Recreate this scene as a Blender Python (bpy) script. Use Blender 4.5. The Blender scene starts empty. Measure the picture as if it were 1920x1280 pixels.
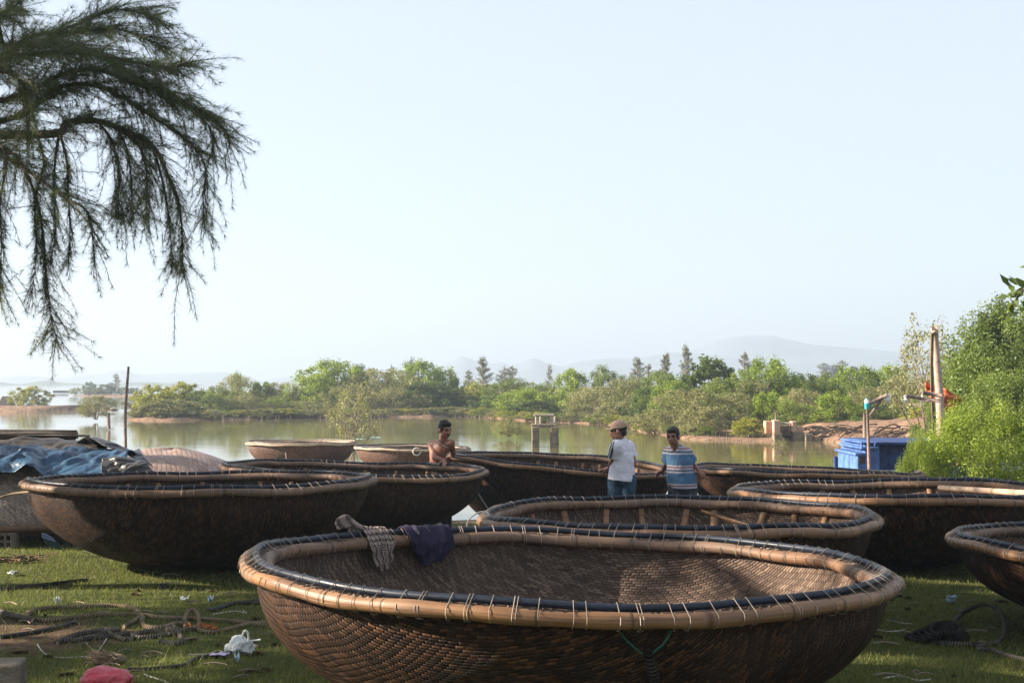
import bpy, math, random
import numpy as np
from mathutils import Vector, Matrix, noise as mnoise

random.seed(7); rng = np.random.default_rng(11)
PI = math.pi
scn = bpy.context.scene
SUN_EL, SUN_AZ, SUN_E, SKY_S, HAZE, EXPO = 24, -88, 5.0, .060, 1.1e-3, 2.0
HAZE_C = (.44, .53, .65, 1)
VEIL = (4.25, 4.38, 4.55, 1)
SHADE_DENS = .9
SHADE = [(-9.2, 14.2, 9.5, 2.6, 4.1), (-8.6, 7.2, 9.5, 2.2, 5.0), (-11.5, 22.5, 9.5, 2.8, 3.8), (-10.3, 19.2, 9.5, 2.8, 3.8), (-8.8, 11.3, 8.5, 2.2, 3.0), (-6.8, 2.5, 8, 2.6, 2.6), (-12.8, 18.0, 11, 2.8, 4.5), (-9.6, 7.7, 5.0, 1.4, 1.6)]
COL = scn.collection
F = 2750.0                      # focal length in photo pixels (1920 wide)
CAM = Vector((0, 0, 1.55))
PHI = math.atan((715 - 640) / F)
WATER = -0.63

def ray(px, py):
    u = (px - 960) / F; v = (640 - py) / F
    return Vector((u, math.cos(PHI) - v * math.sin(PHI), math.sin(PHI) + v * math.cos(PHI)))
def W(px, py, d):               # a photo pixel at distance d becomes a world point
    r = ray(px, py); return CAM + r * (d / r.y)
def WZ(px, py, z):              # a photo pixel on the level z
    r = ray(px, py); return CAM + r * ((z - CAM.z) / r.z)

def sstep(a, b, x):
    t = max(0., min(1., (x - a) / (b - a))); return t * t * (3 - 2 * t)
def lerp(a, b, t): return a + (b - a) * t
def interp(x, xs, ys): return float(np.interp(x, xs, ys))

def gz(x, y):                   # ground level of the near shore
    z = interp(y, [0, 13, 15, 16.5, 18.5, 21, 24, 27, 34], [0, 0, -.09, -.24, -.5, -.58, -.64, -.8, -1.4])
    if x < -3: z += min(1, (-3 - x) / 2.) * (0.30 if y > 15 else 0) * sstep(15, 18, y) * (1 - sstep(20, 23.5, y))
    n = mnoise.noise(Vector((x * .5, y * .5, 0))) * .035 + mnoise.noise(Vector((x * 1.7, y * 1.7, 3))) * .012
    return z + n * (1 if y < 14 else .6)

# ------------------------------------------------------------------ mesh helpers
class MB:
    def __init__(s): s.v = []; s.f = []; s.uv = []; s.mi = []
    def add(s, vs, fs, uvs=None, mi=0):
        o = len(s.v); s.v += [tuple(p) for p in vs]
        s.uv += (uvs if uvs else [(0, 0)] * len(vs))
        for f in fs: s.f.append(tuple(i + o for i in f)); s.mi.append(mi)
    def box(s, c, size, rot=None, mi=0):
        hx, hy, hz = [q / 2 for q in size]; c = Vector(c)
        vs = [Vector((x, y, z)) for z in (-hz, hz) for y in (-hy, hy) for x in (-hx, hx)]
        if rot is not None: vs = [rot @ p for p in vs]
        s.add([c + p for p in vs], [(0, 2, 3, 1), (4, 5, 7, 6), (0, 1, 5, 4), (2, 6, 7, 3), (0, 4, 6, 2), (1, 3, 7, 5)],
              [(p.x, p.y + p.z) for p in vs], mi)
    def tube(s, path, rad, sides=8, closed=False, caps=True, squash=None, v0=0., mi=0):
        P = [Vector(p) for p in path]; n = len(P)
        R = rad if isinstance(rad, (list, tuple)) else [rad] * n
        T = []
        for i in range(n):
            a = P[(i - 1) % n] if closed or i > 0 else P[i]
            b = P[(i + 1) % n] if closed or i < n - 1 else P[i]
            t = (b - a); T.append(t.normalized() if t.length > 1e-9 else Vector((0, 0, 1)))
        ref = Vector((0, 0, 1)) if abs(T[0].z) < .9 else Vector((1, 0, 0))
        N = (ref - T[0] * ref.dot(T[0])).normalized()
        vs, uvs, L = [], [], 0.
        m = n + 1 if closed else n
        for k in range(m):
            i = k % n
            if k: L += (P[i] - P[(k - 1) % n]).length
            if closed and abs(T[i].z) < .9:
                N = (Vector((0, 0, 1)) - T[i] * T[i].z).normalized()
            else:
                N = (N - T[i] * N.dot(T[i]))
                N = N.normalized() if N.length > 1e-6 else Vector((1, 0, 0))
            B = T[i].cross(N)
            for j in range(sides + 1):
                a = 2 * PI * j / sides
                q = N * math.cos(a) + B * math.sin(a)
                vs.append(P[i] + q * R[i]); uvs.append((L, v0 + j / sides))
        fs = []
        for k in range(m - 1):
            for j in range(sides):
                a = k * (sides + 1) + j; b = a + sides + 1
                fs.append((a, b, b + 1, a + 1))
        if caps and not closed:
            fs.append(tuple(range(sides - 1, -1, -1)))
            fs.append(tuple((m - 1) * (sides + 1) + j for j in range(sides)))
        s.add(vs, fs, uvs, mi)
    def capsule(s, p0, r0, p1, r1, sides=14, mi=0):
        p0 = Vector(p0); p1 = Vector(p1); t = (p1 - p0)
        if t.length < 1e-6: t = Vector((0, 0, 1e-4))
        t = t.normalized(); path, rad = [], []
        for a in (-85, -60, -30): path.append(p0 + t * r0 * math.sin(math.radians(a))); rad.append(r0 * math.cos(math.radians(a)))
        for k in range(5): path.append(p0.lerp(p1, k / 4)); rad.append(lerp(r0, r1, k / 4))
        for a in (30, 60, 85): path.append(p1 + t * r1 * math.sin(math.radians(a))); rad.append(r1 * math.cos(math.radians(a)))
        s.tube(path, rad, sides, mi=mi)
    def ell(s, c, ax, R=None, nu=18, nv=12, mi=0):
        c = Vector(c); vs = []
        for i in range(nv + 1):
            a = -PI / 2 + PI * i / nv
            for j in range(nu):
                b = 2 * PI * j / nu
                p = Vector((ax[0] * math.cos(a) * math.cos(b), ax[1] * math.cos(a) * math.sin(b), ax[2] * math.sin(a)))
                vs.append(c + (R @ p if R is not None else p))
        fs = [(i * nu + j, i * nu + (j + 1) % nu, (i + 1) * nu + (j + 1) % nu, (i + 1) * nu + j) for i in range(nv) for j in range(nu)]
        s.add(vs, fs, None, mi)
    def grid(s, fn, nu, nv, mi=0, uvfn=None):
        vs = []; uvs = []
        for i in range(nu + 1):
            for j in range(nv + 1):
                vs.append(fn(i / nu, j / nv)); uvs.append(uvfn(i / nu, j / nv) if uvfn else (i / nu, j / nv))
        fs = [(i * (nv + 1) + j, (i + 1) * (nv + 1) + j, (i + 1) * (nv + 1) + j + 1, i * (nv + 1) + j + 1) for i in range(nu) for j in range(nv)]
        s.add(vs, fs, uvs, mi)
    def mesh(s, name, off=(0, 0, 0)):
        me = bpy.data.meshes.new(name); ox, oy, oz = off
        me.from_pydata([(x - ox, y - oy, z - oz) for x, y, z in s.v], [], s.f)
        uvl = me.uv_layers.new(name='UVMap')
        li = np.zeros(len(me.loops), dtype=np.int32); me.loops.foreach_get('vertex_index', li)
        uvl.data.foreach_set('uv', np.array(s.uv, dtype=np.float32)[li].ravel())
        me.polygons.foreach_set('material_index', np.array(s.mi, dtype=np.int32))
        return me

def wpos(o): return o.location if o is not None else Vector((0, 0, 0))
def link(name, me, mats, parent=None, smooth=True):
    o = bpy.data.objects.new(name, me); COL.objects.link(o)
    for m in (mats if isinstance(mats, (list, tuple)) else [mats]): me.materials.append(m)
    if smooth: me.polygons.foreach_set('use_smooth', np.ones(len(me.polygons), dtype=bool))
    if parent is not None: o.parent = parent
    return o
def part(name, mb, mats, parent=None, smooth=True):
    off = (0, 0, 0)
    p = parent
    while p is not None: off = tuple(Vector(off) + p.location); p = p.parent
    return link(name, mb.mesh(name, off), mats, parent, smooth)
def tag(o, label=None, cat=None, group=None, kind=None):
    if label: o['label'] = label
    if cat: o['category'] = cat
    if group: o['group'] = group
    if kind: o['kind'] = kind
    return o
def empty(name, loc, label=None, cat=None, group=None):
    o = bpy.data.objects.new(name, None); COL.objects.link(o); o.location = loc; o.empty_display_size = .1
    return tag(o, label, cat, group)
def single(name, mb, mats, label, cat, group=None, smooth=True):     # a thing that is one mesh, origin at its base
    c = np.array(mb.v); off = (float(c[:, 0].mean()), float(c[:, 1].mean()), float(c[:, 2].min()))
    o = link(name, mb.mesh(name, off), mats, None, smooth); o.location = off
    return tag(o, label, cat, group)
def spline(pts, n=8, closed=False):
    P = [Vector(p) for p in pts]; out = []; m = len(P)
    rngs = range(m if closed else m - 1)
    for i in rngs:
        if closed: a, b, c, d = P[(i - 1) % m], P[i], P[(i + 1) % m], P[(i + 2) % m]
        else: a, b, c, d = P[max(i - 1, 0)], P[i], P[i + 1], P[min(i + 2, m - 1)]
        for k in range(n):
            t = k / n
            out.append(.5 * ((2 * b) + (c - a) * t + (2 * a - 5 * b + 4 * c - d) * t * t + (3 * b - a - 3 * c + d) * t ** 3))
    if not closed: out.append(P[-1])
    return out
def mesh_np(name, co, quads, col=None):
    me = bpy.data.meshes.new(name); n = len(quads); k = quads.shape[1]
    me.vertices.add(len(co)); me.vertices.foreach_set('co', co.astype(np.float32).ravel())
    me.loops.add(n * k); me.loops.foreach_set('vertex_index', quads.astype(np.int32).ravel())
    me.polygons.add(n); me.polygons.foreach_set('loop_start', np.arange(0, n * k, k, dtype=np.int32))
    if col is not None:
        a = me.attributes.new('rnd', 'FLOAT', 'FACE'); a.data.foreach_set('value', col.astype(np.float32))
    me.update(calc_edges=True); me.validate()
    return me

# ------------------------------------------------------------------ materials
class NT:
    def __init__(s, name):
        s.m = bpy.data.materials.new(name); s.m.use_nodes = True; s.t = s.m.node_tree
        s.b = s.t.nodes['Principled BSDF']; s.out = s.t.nodes['Material Output']
    def n(s, typ, **kw):
        o = s.t.nodes.new(typ)
        for k, v in kw.items(): setattr(o, k, v)
        return o
    def put(s, sock, v):
        if isinstance(v, bpy.types.NodeSocket): s.t.links.new(v, sock)
        elif v is not None:
            if hasattr(sock.default_value, '__len__') and len(sock.default_value) == 4 and len(v) == 3: v = (*v, 1)
            sock.default_value = v
    def math(s, op, a, b=None, c=None, clamp=False):
        o = s.n('ShaderNodeMath', operation=op, use_clamp=clamp)
        s.put(o.inputs[0], a)
        if b is not None: s.put(o.inputs[1], b)
        if c is not None: s.put(o.inputs[2], c)
        return o.outputs[0]
    def coord(s, which='Object'): return s.n('ShaderNodeTexCoord').outputs[which]
    def uv(s): return s.n('ShaderNodeTexCoord').outputs['UV']
    def mapping(s, vec, scale=(1, 1, 1), loc=(0, 0, 0), rot=(0, 0, 0)):
        o = s.n('ShaderNodeMapping'); s.put(o.inputs[0], vec); o.inputs['Scale'].default_value = scale
        o.inputs['Location'].default_value = loc; o.inputs['Rotation'].default_value = rot; return o.outputs[0]
    def noise(s, vec, scale, detail=4, rough=.55, out='Fac'):
        o = s.n('ShaderNodeTexNoise'); s.put(o.inputs['Vector'], vec); o.inputs['Scale'].default_value = scale
        o.inputs['Detail'].default_value = detail; o.inputs['Roughness'].default_value = rough; return o.outputs[out]
    def voro(s, vec, scale, feature='F1', out='Distance'):
        o = s.n('ShaderNodeTexVoronoi', feature=feature); s.put(o.inputs['Vector'], vec); o.inputs['Scale'].default_value = scale; return o.outputs[out]
    def ramp(s, fac, stops, interp='LINEAR'):
        o = s.n('ShaderNodeValToRGB'); s.put(o.inputs[0], fac); e = o.color_ramp; e.interpolation = interp
        while len(e.elements) < len(stops): e.elements.new(.5)
        for el, (p, c) in zip(e.elements, stops):
            el.position = p; el.color = (*c, 1) if hasattr(c, '__len__') else (c, c, c, 1)
        return o.outputs[0]
    def mix(s, fac, a, b, blend='MIX'):
        o = s.n('ShaderNodeMix', data_type='RGBA', blend_type=blend)
        s.put(o.inputs[0], fac); s.put(o.inputs[6], a); s.put(o.inputs[7], b); return o.outputs[2]
    def bump(s, h, strength=.5, dist=.01, normal=None):
        o = s.n('ShaderNodeBump'); o.inputs['Strength'].default_value = strength; o.inputs['Distance'].default_value = dist
        s.put(o.inputs['Height'], h)
        if normal is not None: s.put(o.inputs['Normal'], normal)
        return o.outputs[0]
    def set(s, base=None, rough=None, normal=None, spec=None, **kw):
        if base is not None: s.put(s.b.inputs['Base Color'], base)
        if rough is not None: s.put(s.b.inputs['Roughness'], rough)
        if normal is not None: s.put(s.b.inputs['Normal'], normal)
        if spec is not None: s.put(s.b.inputs['Specular IOR Level'], spec)
        for k, v in kw.items(): s.put(s.b.inputs[k], v)
        return s.m
    def sep(s, vec):
        o = s.n('ShaderNodeSeparateXYZ'); s.put(o.inputs[0], vec); return o.outputs
    def attr(s, name):
        return s.n('ShaderNodeAttribute', attribute_name=name).outputs['Fac']

def simple(name, col, rough=.7, var=.25, scale=6, bump=.3, bdist=.01, spec=.3, **kw):
    t = NT(name); c = t.coord()
    n = t.noise(c, scale, 5)
    d = tuple(q * (1 - var) for q in col); l = tuple(min(1, q * (1 + var)) for q in col)
    return t.set(t.ramp(n, [(.3, d), (.7, l)]), rough, t.bump(t.noise(c, scale * 6, 4), bump, bdist), spec, **kw)

def weave(name, dark, mid, light, gap, rough=.55, row=.021, wid=.066, spec=.35, stain=.5, bstr=.9):
    t = NT(name); x, y, _ = t.sep(t.uv()); obj = t.coord()
    wob = t.noise(obj, 5, 3)
    y = t.math('ADD', y, t.math('MULTIPLY', t.math('SUBTRACT', wob, .5), .034))
    vr = t.math('DIVIDE', y, row); ri = t.math('FLOOR', vr); fv = t.math('SUBTRACT', vr, ri)
    ur = t.math('ADD', t.math('DIVIDE', x, wid), t.math('MULTIPLY', ri, .345))
    ur = t.math('ADD', ur, t.math('MULTIPLY', t.math('SINE', t.math('MULTIPLY', ri, 12.9)), .16))
    ui = t.math('FLOOR', ur); fu = t.math('SUBTRACT', ur, ui)
    a = t.math('SUBTRACT', 1, t.math('POWER', t.math('ABSOLUTE', t.math('SUBTRACT', t.math('MULTIPLY', fv, 2), 1)), 3.))
    b = t.math('SUBTRACT', 1, t.math('POWER', t.math('ABSOLUTE', t.math('SUBTRACT', t.math('MULTIPLY', fu, 2), 1)), 5.))
    h = t.math('MULTIPLY', a, b)
    cmb = t.n('ShaderNodeCombineXYZ'); t.put(cmb.inputs[0], ui); t.put(cmb.inputs[1], ri)
    wn = t.n('ShaderNodeTexWhiteNoise', noise_dimensions='2D'); t.put(wn.inputs['Vector'], cmb.outputs[0])
    fib = t.noise(t.mapping(t.uv(), (14, 160, 1)), 1., 3)
    k = t.math('ADD', t.math('MULTIPLY', wn.outputs['Value'], .65), t.math('MULTIPLY', fib, .35))
    c = t.ramp(k, [(.12, dark), (.5, mid), (.92, light)])
    big = t.noise(obj, 2.2, 6, .62)
    c = t.mix(t.ramp(big, [(.36, 0.), (.68, stain)]), c, tuple(q * .5 for q in dark))
    dust = t.noise(t.mapping(obj, (1, 1, 2.2), (3, 1, 4)), 1.6, 7, .7)
    c = t.mix(t.ramp(dust, [(.50, 0.), (.66, .55)]), c, tuple(q * .42 + .010 for q in light))
    c = t.mix(t.ramp(b, [(.25, .8), (.6, 0.)]), c, tuple(q * .62 for q in mid))
    c = t.mix(t.ramp(h, [(.04, .85), (.38, 0.)]), c, gap)
    hh = t.math('ADD', h, t.math('MULTIPLY', fib, .25))
    return t.set(c, t.ramp(t.noise(obj, 5, 3), [(.3, rough - .1), (.7, rough + .15)]), t.bump(hh, bstr, .007), spec)

def bamboo(name, a, b, rough=.5, ring=.31, grey=.3):
    t = NT(name); uv = t.uv(); x, y, _ = t.sep(uv); obj = t.coord()
    fib = t.noise(t.mapping(uv, (2.5, 26, 1)), 1., 5, .6)
    blot = t.noise(obj, 3.2, 5, .6)
    c = t.ramp(t.math('ADD', t.math('MULTIPLY', fib, .5), t.math('MULTIPLY', blot, .5)), [(.32, a), (.5, tuple((p + q) / 2 for p, q in zip(a, b))), (.66, b)])
    w = t.noise(t.mapping(uv, (1.3, 0, 0)), 2., 1)
    r = t.math('FRACT', t.math('ADD', t.math('DIVIDE', x, ring), w))
    rg = t.ramp(r, [(0., 1.), (.035, 0.), (.965, 0.), (1., 1.)])
    crack = t.ramp(t.noise(t.mapping(uv, (1.2, 34, 1)), 1., 2), [(.3, 1.), (.36, 0.)])
    g = (.25, .22, .19)
    c = t.mix(t.math('MULTIPLY', t.ramp(t.noise(obj, 1.1, 3), [(.4, 0.), (.65, 1.)]), grey), c, g)
    c = t.mix(t.math('MULTIPLY', rg, .75), c, tuple(q * .35 for q in a))
    c = t.mix(t.math('MULTIPLY', crack, .7), c, (.035, .022, .014))
    h = t.math('SUBTRACT', t.math('ADD', t.math('MULTIPLY', fib, .5), t.math('MULTIPLY', rg, .5)), t.math('MULTIPLY', crack, .8))
    return t.set(c, rough, t.bump(h, .55, .006), .35)

def leafmat(name, a, b, trans=.35, rough=.5):
    t = NT(name); r = t.attr('rnd'); oi = t.n('ShaderNodeObjectInfo').outputs['Random']
    k = t.math('ADD', t.math('MULTIPLY', r, .75), t.math('MULTIPLY', oi, .25))
    c = t.ramp(k, [(.08, a), (.9, b)])
    t.set(c, rough, None, .25)
    tr = t.n('ShaderNodeBsdfTranslucent'); t.put(tr.inputs[0], t.mix(.5, c, (.22, .28, .03)))
    mx = t.n('ShaderNodeMixShader'); mx.inputs[0].default_value = trans
    t.t.links.new(t.b.outputs[0], mx.inputs[1]); t.t.links.new(tr.outputs[0], mx.inputs[2]); t.t.links.new(mx.outputs[0], t.out.inputs[0])
    return t.m

M = {}
M['hull_out'] = weave('woven_bamboo_outer', (.010, .0042, .002), (.028, .0115, .005), (.125, .056, .024), (.003, .0013, .0007), .56, row=.0145, wid=.046, spec=.14)
M['hull_in'] = weave('woven_bamboo_inner', (.06, .040, .030), (.115, .077, .057), (.225, .155, .11), (.022, .015, .011), .7, spec=.2, stain=.35, row=.0155, wid=.050)
M['hull_dark_in'] = weave('woven_bamboo_tarred', (.045, .033, .025), (.085, .06, .042), (.16, .11, .075), (.014, .010, .007), .75, spec=.2, stain=.6)
M['hull_pale'] = weave('woven_bamboo_weathered', (.17, .125, .10), (.30, .225, .175), (.44, .34, .26), (.07, .05, .035), .6, row=.026, wid=.085, stain=.35)
M['hull_red'] = weave('woven_bamboo_reddish', (.075, .036, .024), (.135, .066, .044), (.22, .118, .08), (.03, .015, .01), .6, row=.03, wid=.09, stain=.4)
M['hull_sun'] = weave('woven_bamboo_sunlit', (.22, .135, .10), (.34, .225, .175), (.46, .33, .26), (.10, .06, .045), .45, row=.028, wid=.09, stain=.3, spec=.5)  # lighter copy of the reddish weave, sunlight put into the colour
M['teal_pale'] = simple('faded_teal_plastic', (.10, .21, .20), .5, .2)
M['bamboo_tan'] = bamboo('bamboo_pole_tan', (.060, .026, .010), (.275, .138, .055), .5, grey=.12)
M['bamboo_brown'] = bamboo('bamboo_pole_brown', (.050, .024, .012), (.19, .10, .048), .6, grey=.2)
M['bamboo_pale'] = bamboo('bamboo_pole_bleached', (.27, .18, .12), (.50, .38, .27), .6)
M['rib'] = bamboo('bamboo_slat', (.15, .075, .03), (.36, .2, .09), .6, grey=.1)
M['stick'] = bamboo('dry_stick', (.09, .06, .045), (.2, .145, .11), .8)
t = NT('navy_hose'); c = t.coord()
M['hose'] = t.set(t.ramp(t.noise(c, 4, 5), [(.35, (.005, .008, .015)), (.7, (.018, .028, .048))]), t.ramp(t.noise(c, 9, 3), [(.3, .36), (.7, .6)]), t.bump(t.noise(c, 60, 3), .12, .004), .3)
M['lash'] = simple('nylon_lashing', (.27, .225, .18), .6, .35, 9)
M['netting'] = simple('cord_netting', (.17, .13, .10), .8, .5, 30, .8, .01)

def sack(name, cols, rough, bump=.4, spec=.4, sc=3):
    t = NT(name); c = t.coord(); n = t.noise(c, sc, 6, .6)
    return t.set(t.ramp(n, [(.25 + .5 * i / (len(cols) - 1), q) for i, q in enumerate(cols)]), rough, t.bump(t.noise(c, sc * 4, 5), bump, .03), spec)
M['tarp_blue'] = sack('blue_tarpaulin', [(.005, .024, .052), (.012, .048, .10), (.028, .085, .145)], .42, .7)
M['tarp_black'] = sack('black_tarpaulin', [(.012, .012, .013), (.035, .033, .033), (.075, .07, .068)], .4)
M['tarp_brown'] = sack('brown_tarpaulin', [(.05, .04, .033), (.12, .095, .078), (.24, .19, .155)], .6)
M['rope'] = None
def ropemat(name, a, b):
    t = NT(name); x, y, _ = t.sep(t.uv())
    ph = t.math('ADD', t.math('MULTIPLY', x, 62), t.math('MULTIPLY', y, 1.5))
    tw = t.math('ABSOLUTE', t.math('SINE', t.math('MULTIPLY', ph, PI)))
    n = t.noise(t.coord(), 5, 5)
    c = t.mix(t.ramp(tw, [(.15, 1.), (.5, 0.)]), t.ramp(n, [(.35, a), (.65, b)]), tuple(q * .35 for q in a))
    return t.set(c, .9, t.bump(tw, 1., .012), .1)
M['rope_tan'] = ropemat('tan_twisted_rope', (.17, .125, .08), (.34, .26, .17))
M['rope_grey'] = ropemat('grey_twisted_rope', (.07, .06, .052), (.19, .165, .14))
M['rope_dark'] = ropemat('dark_twisted_rope', (.018, .016, .015), (.06, .055, .05))
M['string'] = simple('white_string', (.45, .42, .38), .7)
M['strap_black'] = simple('black_strap', (.012, .012, .012), .55)
M['concrete'] = simple('weathered_concrete', (.34, .29, .235), .9, .4, 5, .6, .02)
M['concrete_dark'] = simple('mossy_concrete', (.17, .14, .10), .9, .5, 7, .7, .03)
t = NT('old_brick'); c = t.coord(); br = t.n('ShaderNodeTexBrick'); t.put(br.inputs['Vector'], t.mapping(c, (1, 1, 1), rot=(PI / 2, 0, 0)))
br.inputs['Color1'].default_value = (.42, .17, .09, 1); br.inputs['Color2'].default_value = (.52, .25, .14, 1); br.inputs['Mortar'].default_value = (.38, .31, .25, 1)
br.inputs['Scale'].default_value = 4.; 
M['brick'] = t.set(t.mix(t.ramp(t.noise(c, 3, 5), [(.4, 0.), (.6, .85)]), br.outputs[0], (.36, .29, .22)), .9, t.bump(t.noise(c, 20, 4), .6, .02), .2)
M['bark'] = simple('tree_bark', (.10, .075, .058), .9, .4, 10, .8, .02)
M['bark_pale'] = simple('pale_bark', (.21, .17, .135), .9, .35, 10, .8, .02)
M['pole'] = simple('grey_pole_wood', (.36, .27, .21), .8, .35, 6, .5, .01)
M['pole_dark'] = simple('driftwood_pole', (.20, .145, .125), .85, .4, 12, .6, .01)
M['blue_light'] = simple('blue_paint_sunlit', (.06, .125, .32), .65, .45, 5, .5, .01)  # boat blue as on its sunlit left faces, light put into the colour
M['blue_dark'] = simple('blue_paint_shaded', (.016, .036, .125), .6, .5, 5, .3, .01)  # same boat blue darkened, shade of the cabin front put into the colour
M['wood_dark'] = simple('dark_wood', (.05, .037, .03), .8, .4, 9)
M['net_orange'] = simple('orange_net', (.62, .17, .055), .9, .35, 14, .9, .03)
M['teal'] = simple('teal_plastic', (.03, .33, .42), .3, .1)
M['glassy'] = simple('pale_lamp_glass', (.6, .6, .56), .15, .1)
M['plastic_white'] = sack('white_plastic_film', [(.45, .48, .46), (.62, .64, .62), (.75, .76, .74)], .3, .5, .5, 12)
M['red'] = sack('red_plastic', [(.36, .015, .03), (.52, .04, .07), (.6, .12, .14)], .3, .5, .5, 9)
M['lilac'] = simple('lilac_plastic', (.36, .30, .52), .4, .15)
M['paper_blue'] = simple('pale_blue_scrap', (.36, .46, .58), .6, .2)
M['husk'] = simple('coconut_husk', (.30, .22, .14), .95, .45, 18, 1., .02)
M['twig'] = simple('dry_twig', (.22, .175, .125), .9, .4, 14)
M['dry_leaf'] = simple('dry_brown_leaf', (.10, .058, .032), .8, .4, 20)
M['orange_leaf'] = simple('rusty_dry_frond', (.34, .11, .035), .85, .4, 20)
M['green_string'] = simple('green_cord', (.015, .085, .055), .6)
# ground
t = NT('grassy_ground'); c = t.coord()
n1 = t.noise(c, .9, 6, .6); n2 = t.noise(c, 14, 5, .65); n3 = t.noise(c, 120, 3)
grs = t.ramp(t.math('ADD', t.math('MULTIPLY', n2, .6), t.math('MULTIPLY', n3, .4)), [(.34, (.028, .038, .010)), (.52, (.066, .078, .020)), (.68, (.14, .14, .05))])
drt = t.ramp(n2, [(.3, (.05, .030, .020)), (.7, (.145, .095, .064))])
X, Y, Z = t.sep(c)
dp = t.math('ADD', t.math('POWER', t.math('DIVIDE', t.math('ADD', X, 3.0), .85), 2.), t.math('POWER', t.math('DIVIDE', t.math('SUBTRACT', Y, 9.0), .6), 2.))
dp = t.math('ADD', dp, t.math('MULTIPLY', t.math('SUBTRACT', t.noise(c, 1.7, 6, .65), .5), 3.6))
f1 = t.ramp(dp, [(.55, 1.), (1.05, 0.)])
f2 = t.ramp(n1, [(.63, 0.), (.72, .7)])
mud = t.ramp(Z, [(.0, 0.), (.5, 0.)])
col = t.mix(t.math('MAXIMUM', f1, f2), grs, drt)
shore = t.ramp(t.math('ADD', t.math('MULTIPLY', Z, -1), t.math('MULTIPLY', t.math('SUBTRACT', n2, .5), .1)), [(.55, 0.), (.62, 1.)])
col = t.mix(shore, col, (.12, .085, .055))
M['ground'] = t.set(col, .95, t.bump(t.math('ADD', n2, n3), .8, .03), .1)
t = NT('mud_bank_soil'); c = t.coord()
n2 = t.noise(c, 2.2, 7, .65)
M['mud'] = t.set(t.ramp(n2, [(.3, (.10, .062, .04)), (.55, (.23, .145, .095)), (.75, (.36, .27, .185))]), .95, t.bump(t.noise(c, 5, 6, .7), .9, .12), .15)
# water
t = NT('lagoon_water'); c = t.coord()
w1 = t.noise(t.mapping(c, (.55, 1.9, 1)), 1., 3, .5); w2 = t.noise(t.mapping(c, (2.2, 6.5, 1)), 1., 2, .5)
big = t.ramp(t.noise(t.mapping(c, (.05, .14, 1)), 1., 3), [(.4, .25), (.62, 1.)])
h = t.math('MULTIPLY', t.math('ADD', w1, t.math('MULTIPLY', w2, .28)), big)
M['water'] = t.set((.135, .12, .05), .05, t.bump(h, .07, .10), .5)
M['water'].node_tree.nodes['Principled BSDF'].inputs['IOR'].default_value = 1.33
M['hill'] = simple('hill_forest_hazed', (.13, .165, .18), .95, .3, .02)  # forest paled toward blue, distance haze put into the colour
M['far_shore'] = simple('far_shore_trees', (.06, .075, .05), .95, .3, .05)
# skin and cloth
def skin(name, col):
    t = NT(name); c = t.coord(); n = t.noise(c, 7, 4)
    return t.set(t.ramp(n, [(.3, tuple(q * .8 for q in col)), (.7, tuple(q * 1.15 for q in col))]), .45, t.bump(t.noise(c, 90, 3), .15, .003), .4)
M['skin_a'] = skin('tanned_skin', (.27, .125, .077)); M['skin_b'] = skin('sunburnt_skin', (.25, .11, .07)); M['skin_c'] = skin('dark_tan_skin', (.19, .085, .055))
M['hair'] = simple('black_hair', (.008, .007, .007), .55, .4, 30, .8, .01)
M['eye'] = simple('dark_eye', (.02, .012, .01), .2)
M['lip'] = simple('brown_lip', (.16, .055, .045), .5)
M['white_shirt'] = simple('white_cotton', (.62, .60, .68), .85, .06, 8, .5, .01)
M['stripe_navy'] = simple('navy_trim', (.035, .045, .075), .8)
M['jeans'] = sack('blue_denim', [(.016, .032, .06), (.03, .06, .105), (.06, .10, .15)], .85, .5, .2, 14)
M['slacks'] = simple('dark_grey_trousers', (.028, .034, .045), .85, .25, 8)
M['cap'] = simple('khaki_cap', (.36, .24, .18), .85, .2, 25, .5, .005)
M['silver'] = simple('silver_chain', (.55, .52, .48), .3)
t = NT('striped_polo'); c = t.coord(); x, y, z = t.sep(c)
zz = t.math('ADD', z, t.math('MULTIPLY', t.math('SUBTRACT', t.noise(c, 5, 2), .5), .02))
BL = (.065, .14, .25); WH = (.33, .33, .37); RD = (.20, .05, .07); DB = (.03, .06, .13)
st = t.ramp(t.math('FRACT', t.math('DIVIDE', t.math('ADD', zz, 5.076), .235)),
            [(0., BL), (.42, BL), (.43, WH), (.53, WH), (.54, DB), (.60, DB), (.61, WH), (.71, WH), (.72, RD), (.77, RD), (.78, WH), (.85, WH), (.86, BL)], 'CONSTANT')
M['polo'] = t.set(st, .85, t.bump(t.noise(c, 14, 4), .4, .012), .2)
t = NT('plaid_cloth'); x, y, z = t.sep(t.uv())
sx = t.math('GREATER_THAN', t.math('SINE', t.math('MULTIPLY', x, 110)), .25); sy = t.math('GREATER_THAN', t.math('SINE', t.math('MULTIPLY', y, 120)), .25)
k = t.math('ADD', t.math('MULTIPLY', sx, .5), t.math('MULTIPLY', sy, .5))
M['plaid'] = t.set(t.ramp(k, [(0., (.33, .26, .22)), (.5, (.13, .10, .09)), (1., (.03, .027, .028))]), .9, t.bump(t.noise(t.coord(), 25, 4), .6, .01), .1)
M['purple'] = sack('purple_cloth', [(.010, .009, .022), (.020, .017, .038), (.048, .034, .064)], .85, .5, .2, 7)
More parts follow.
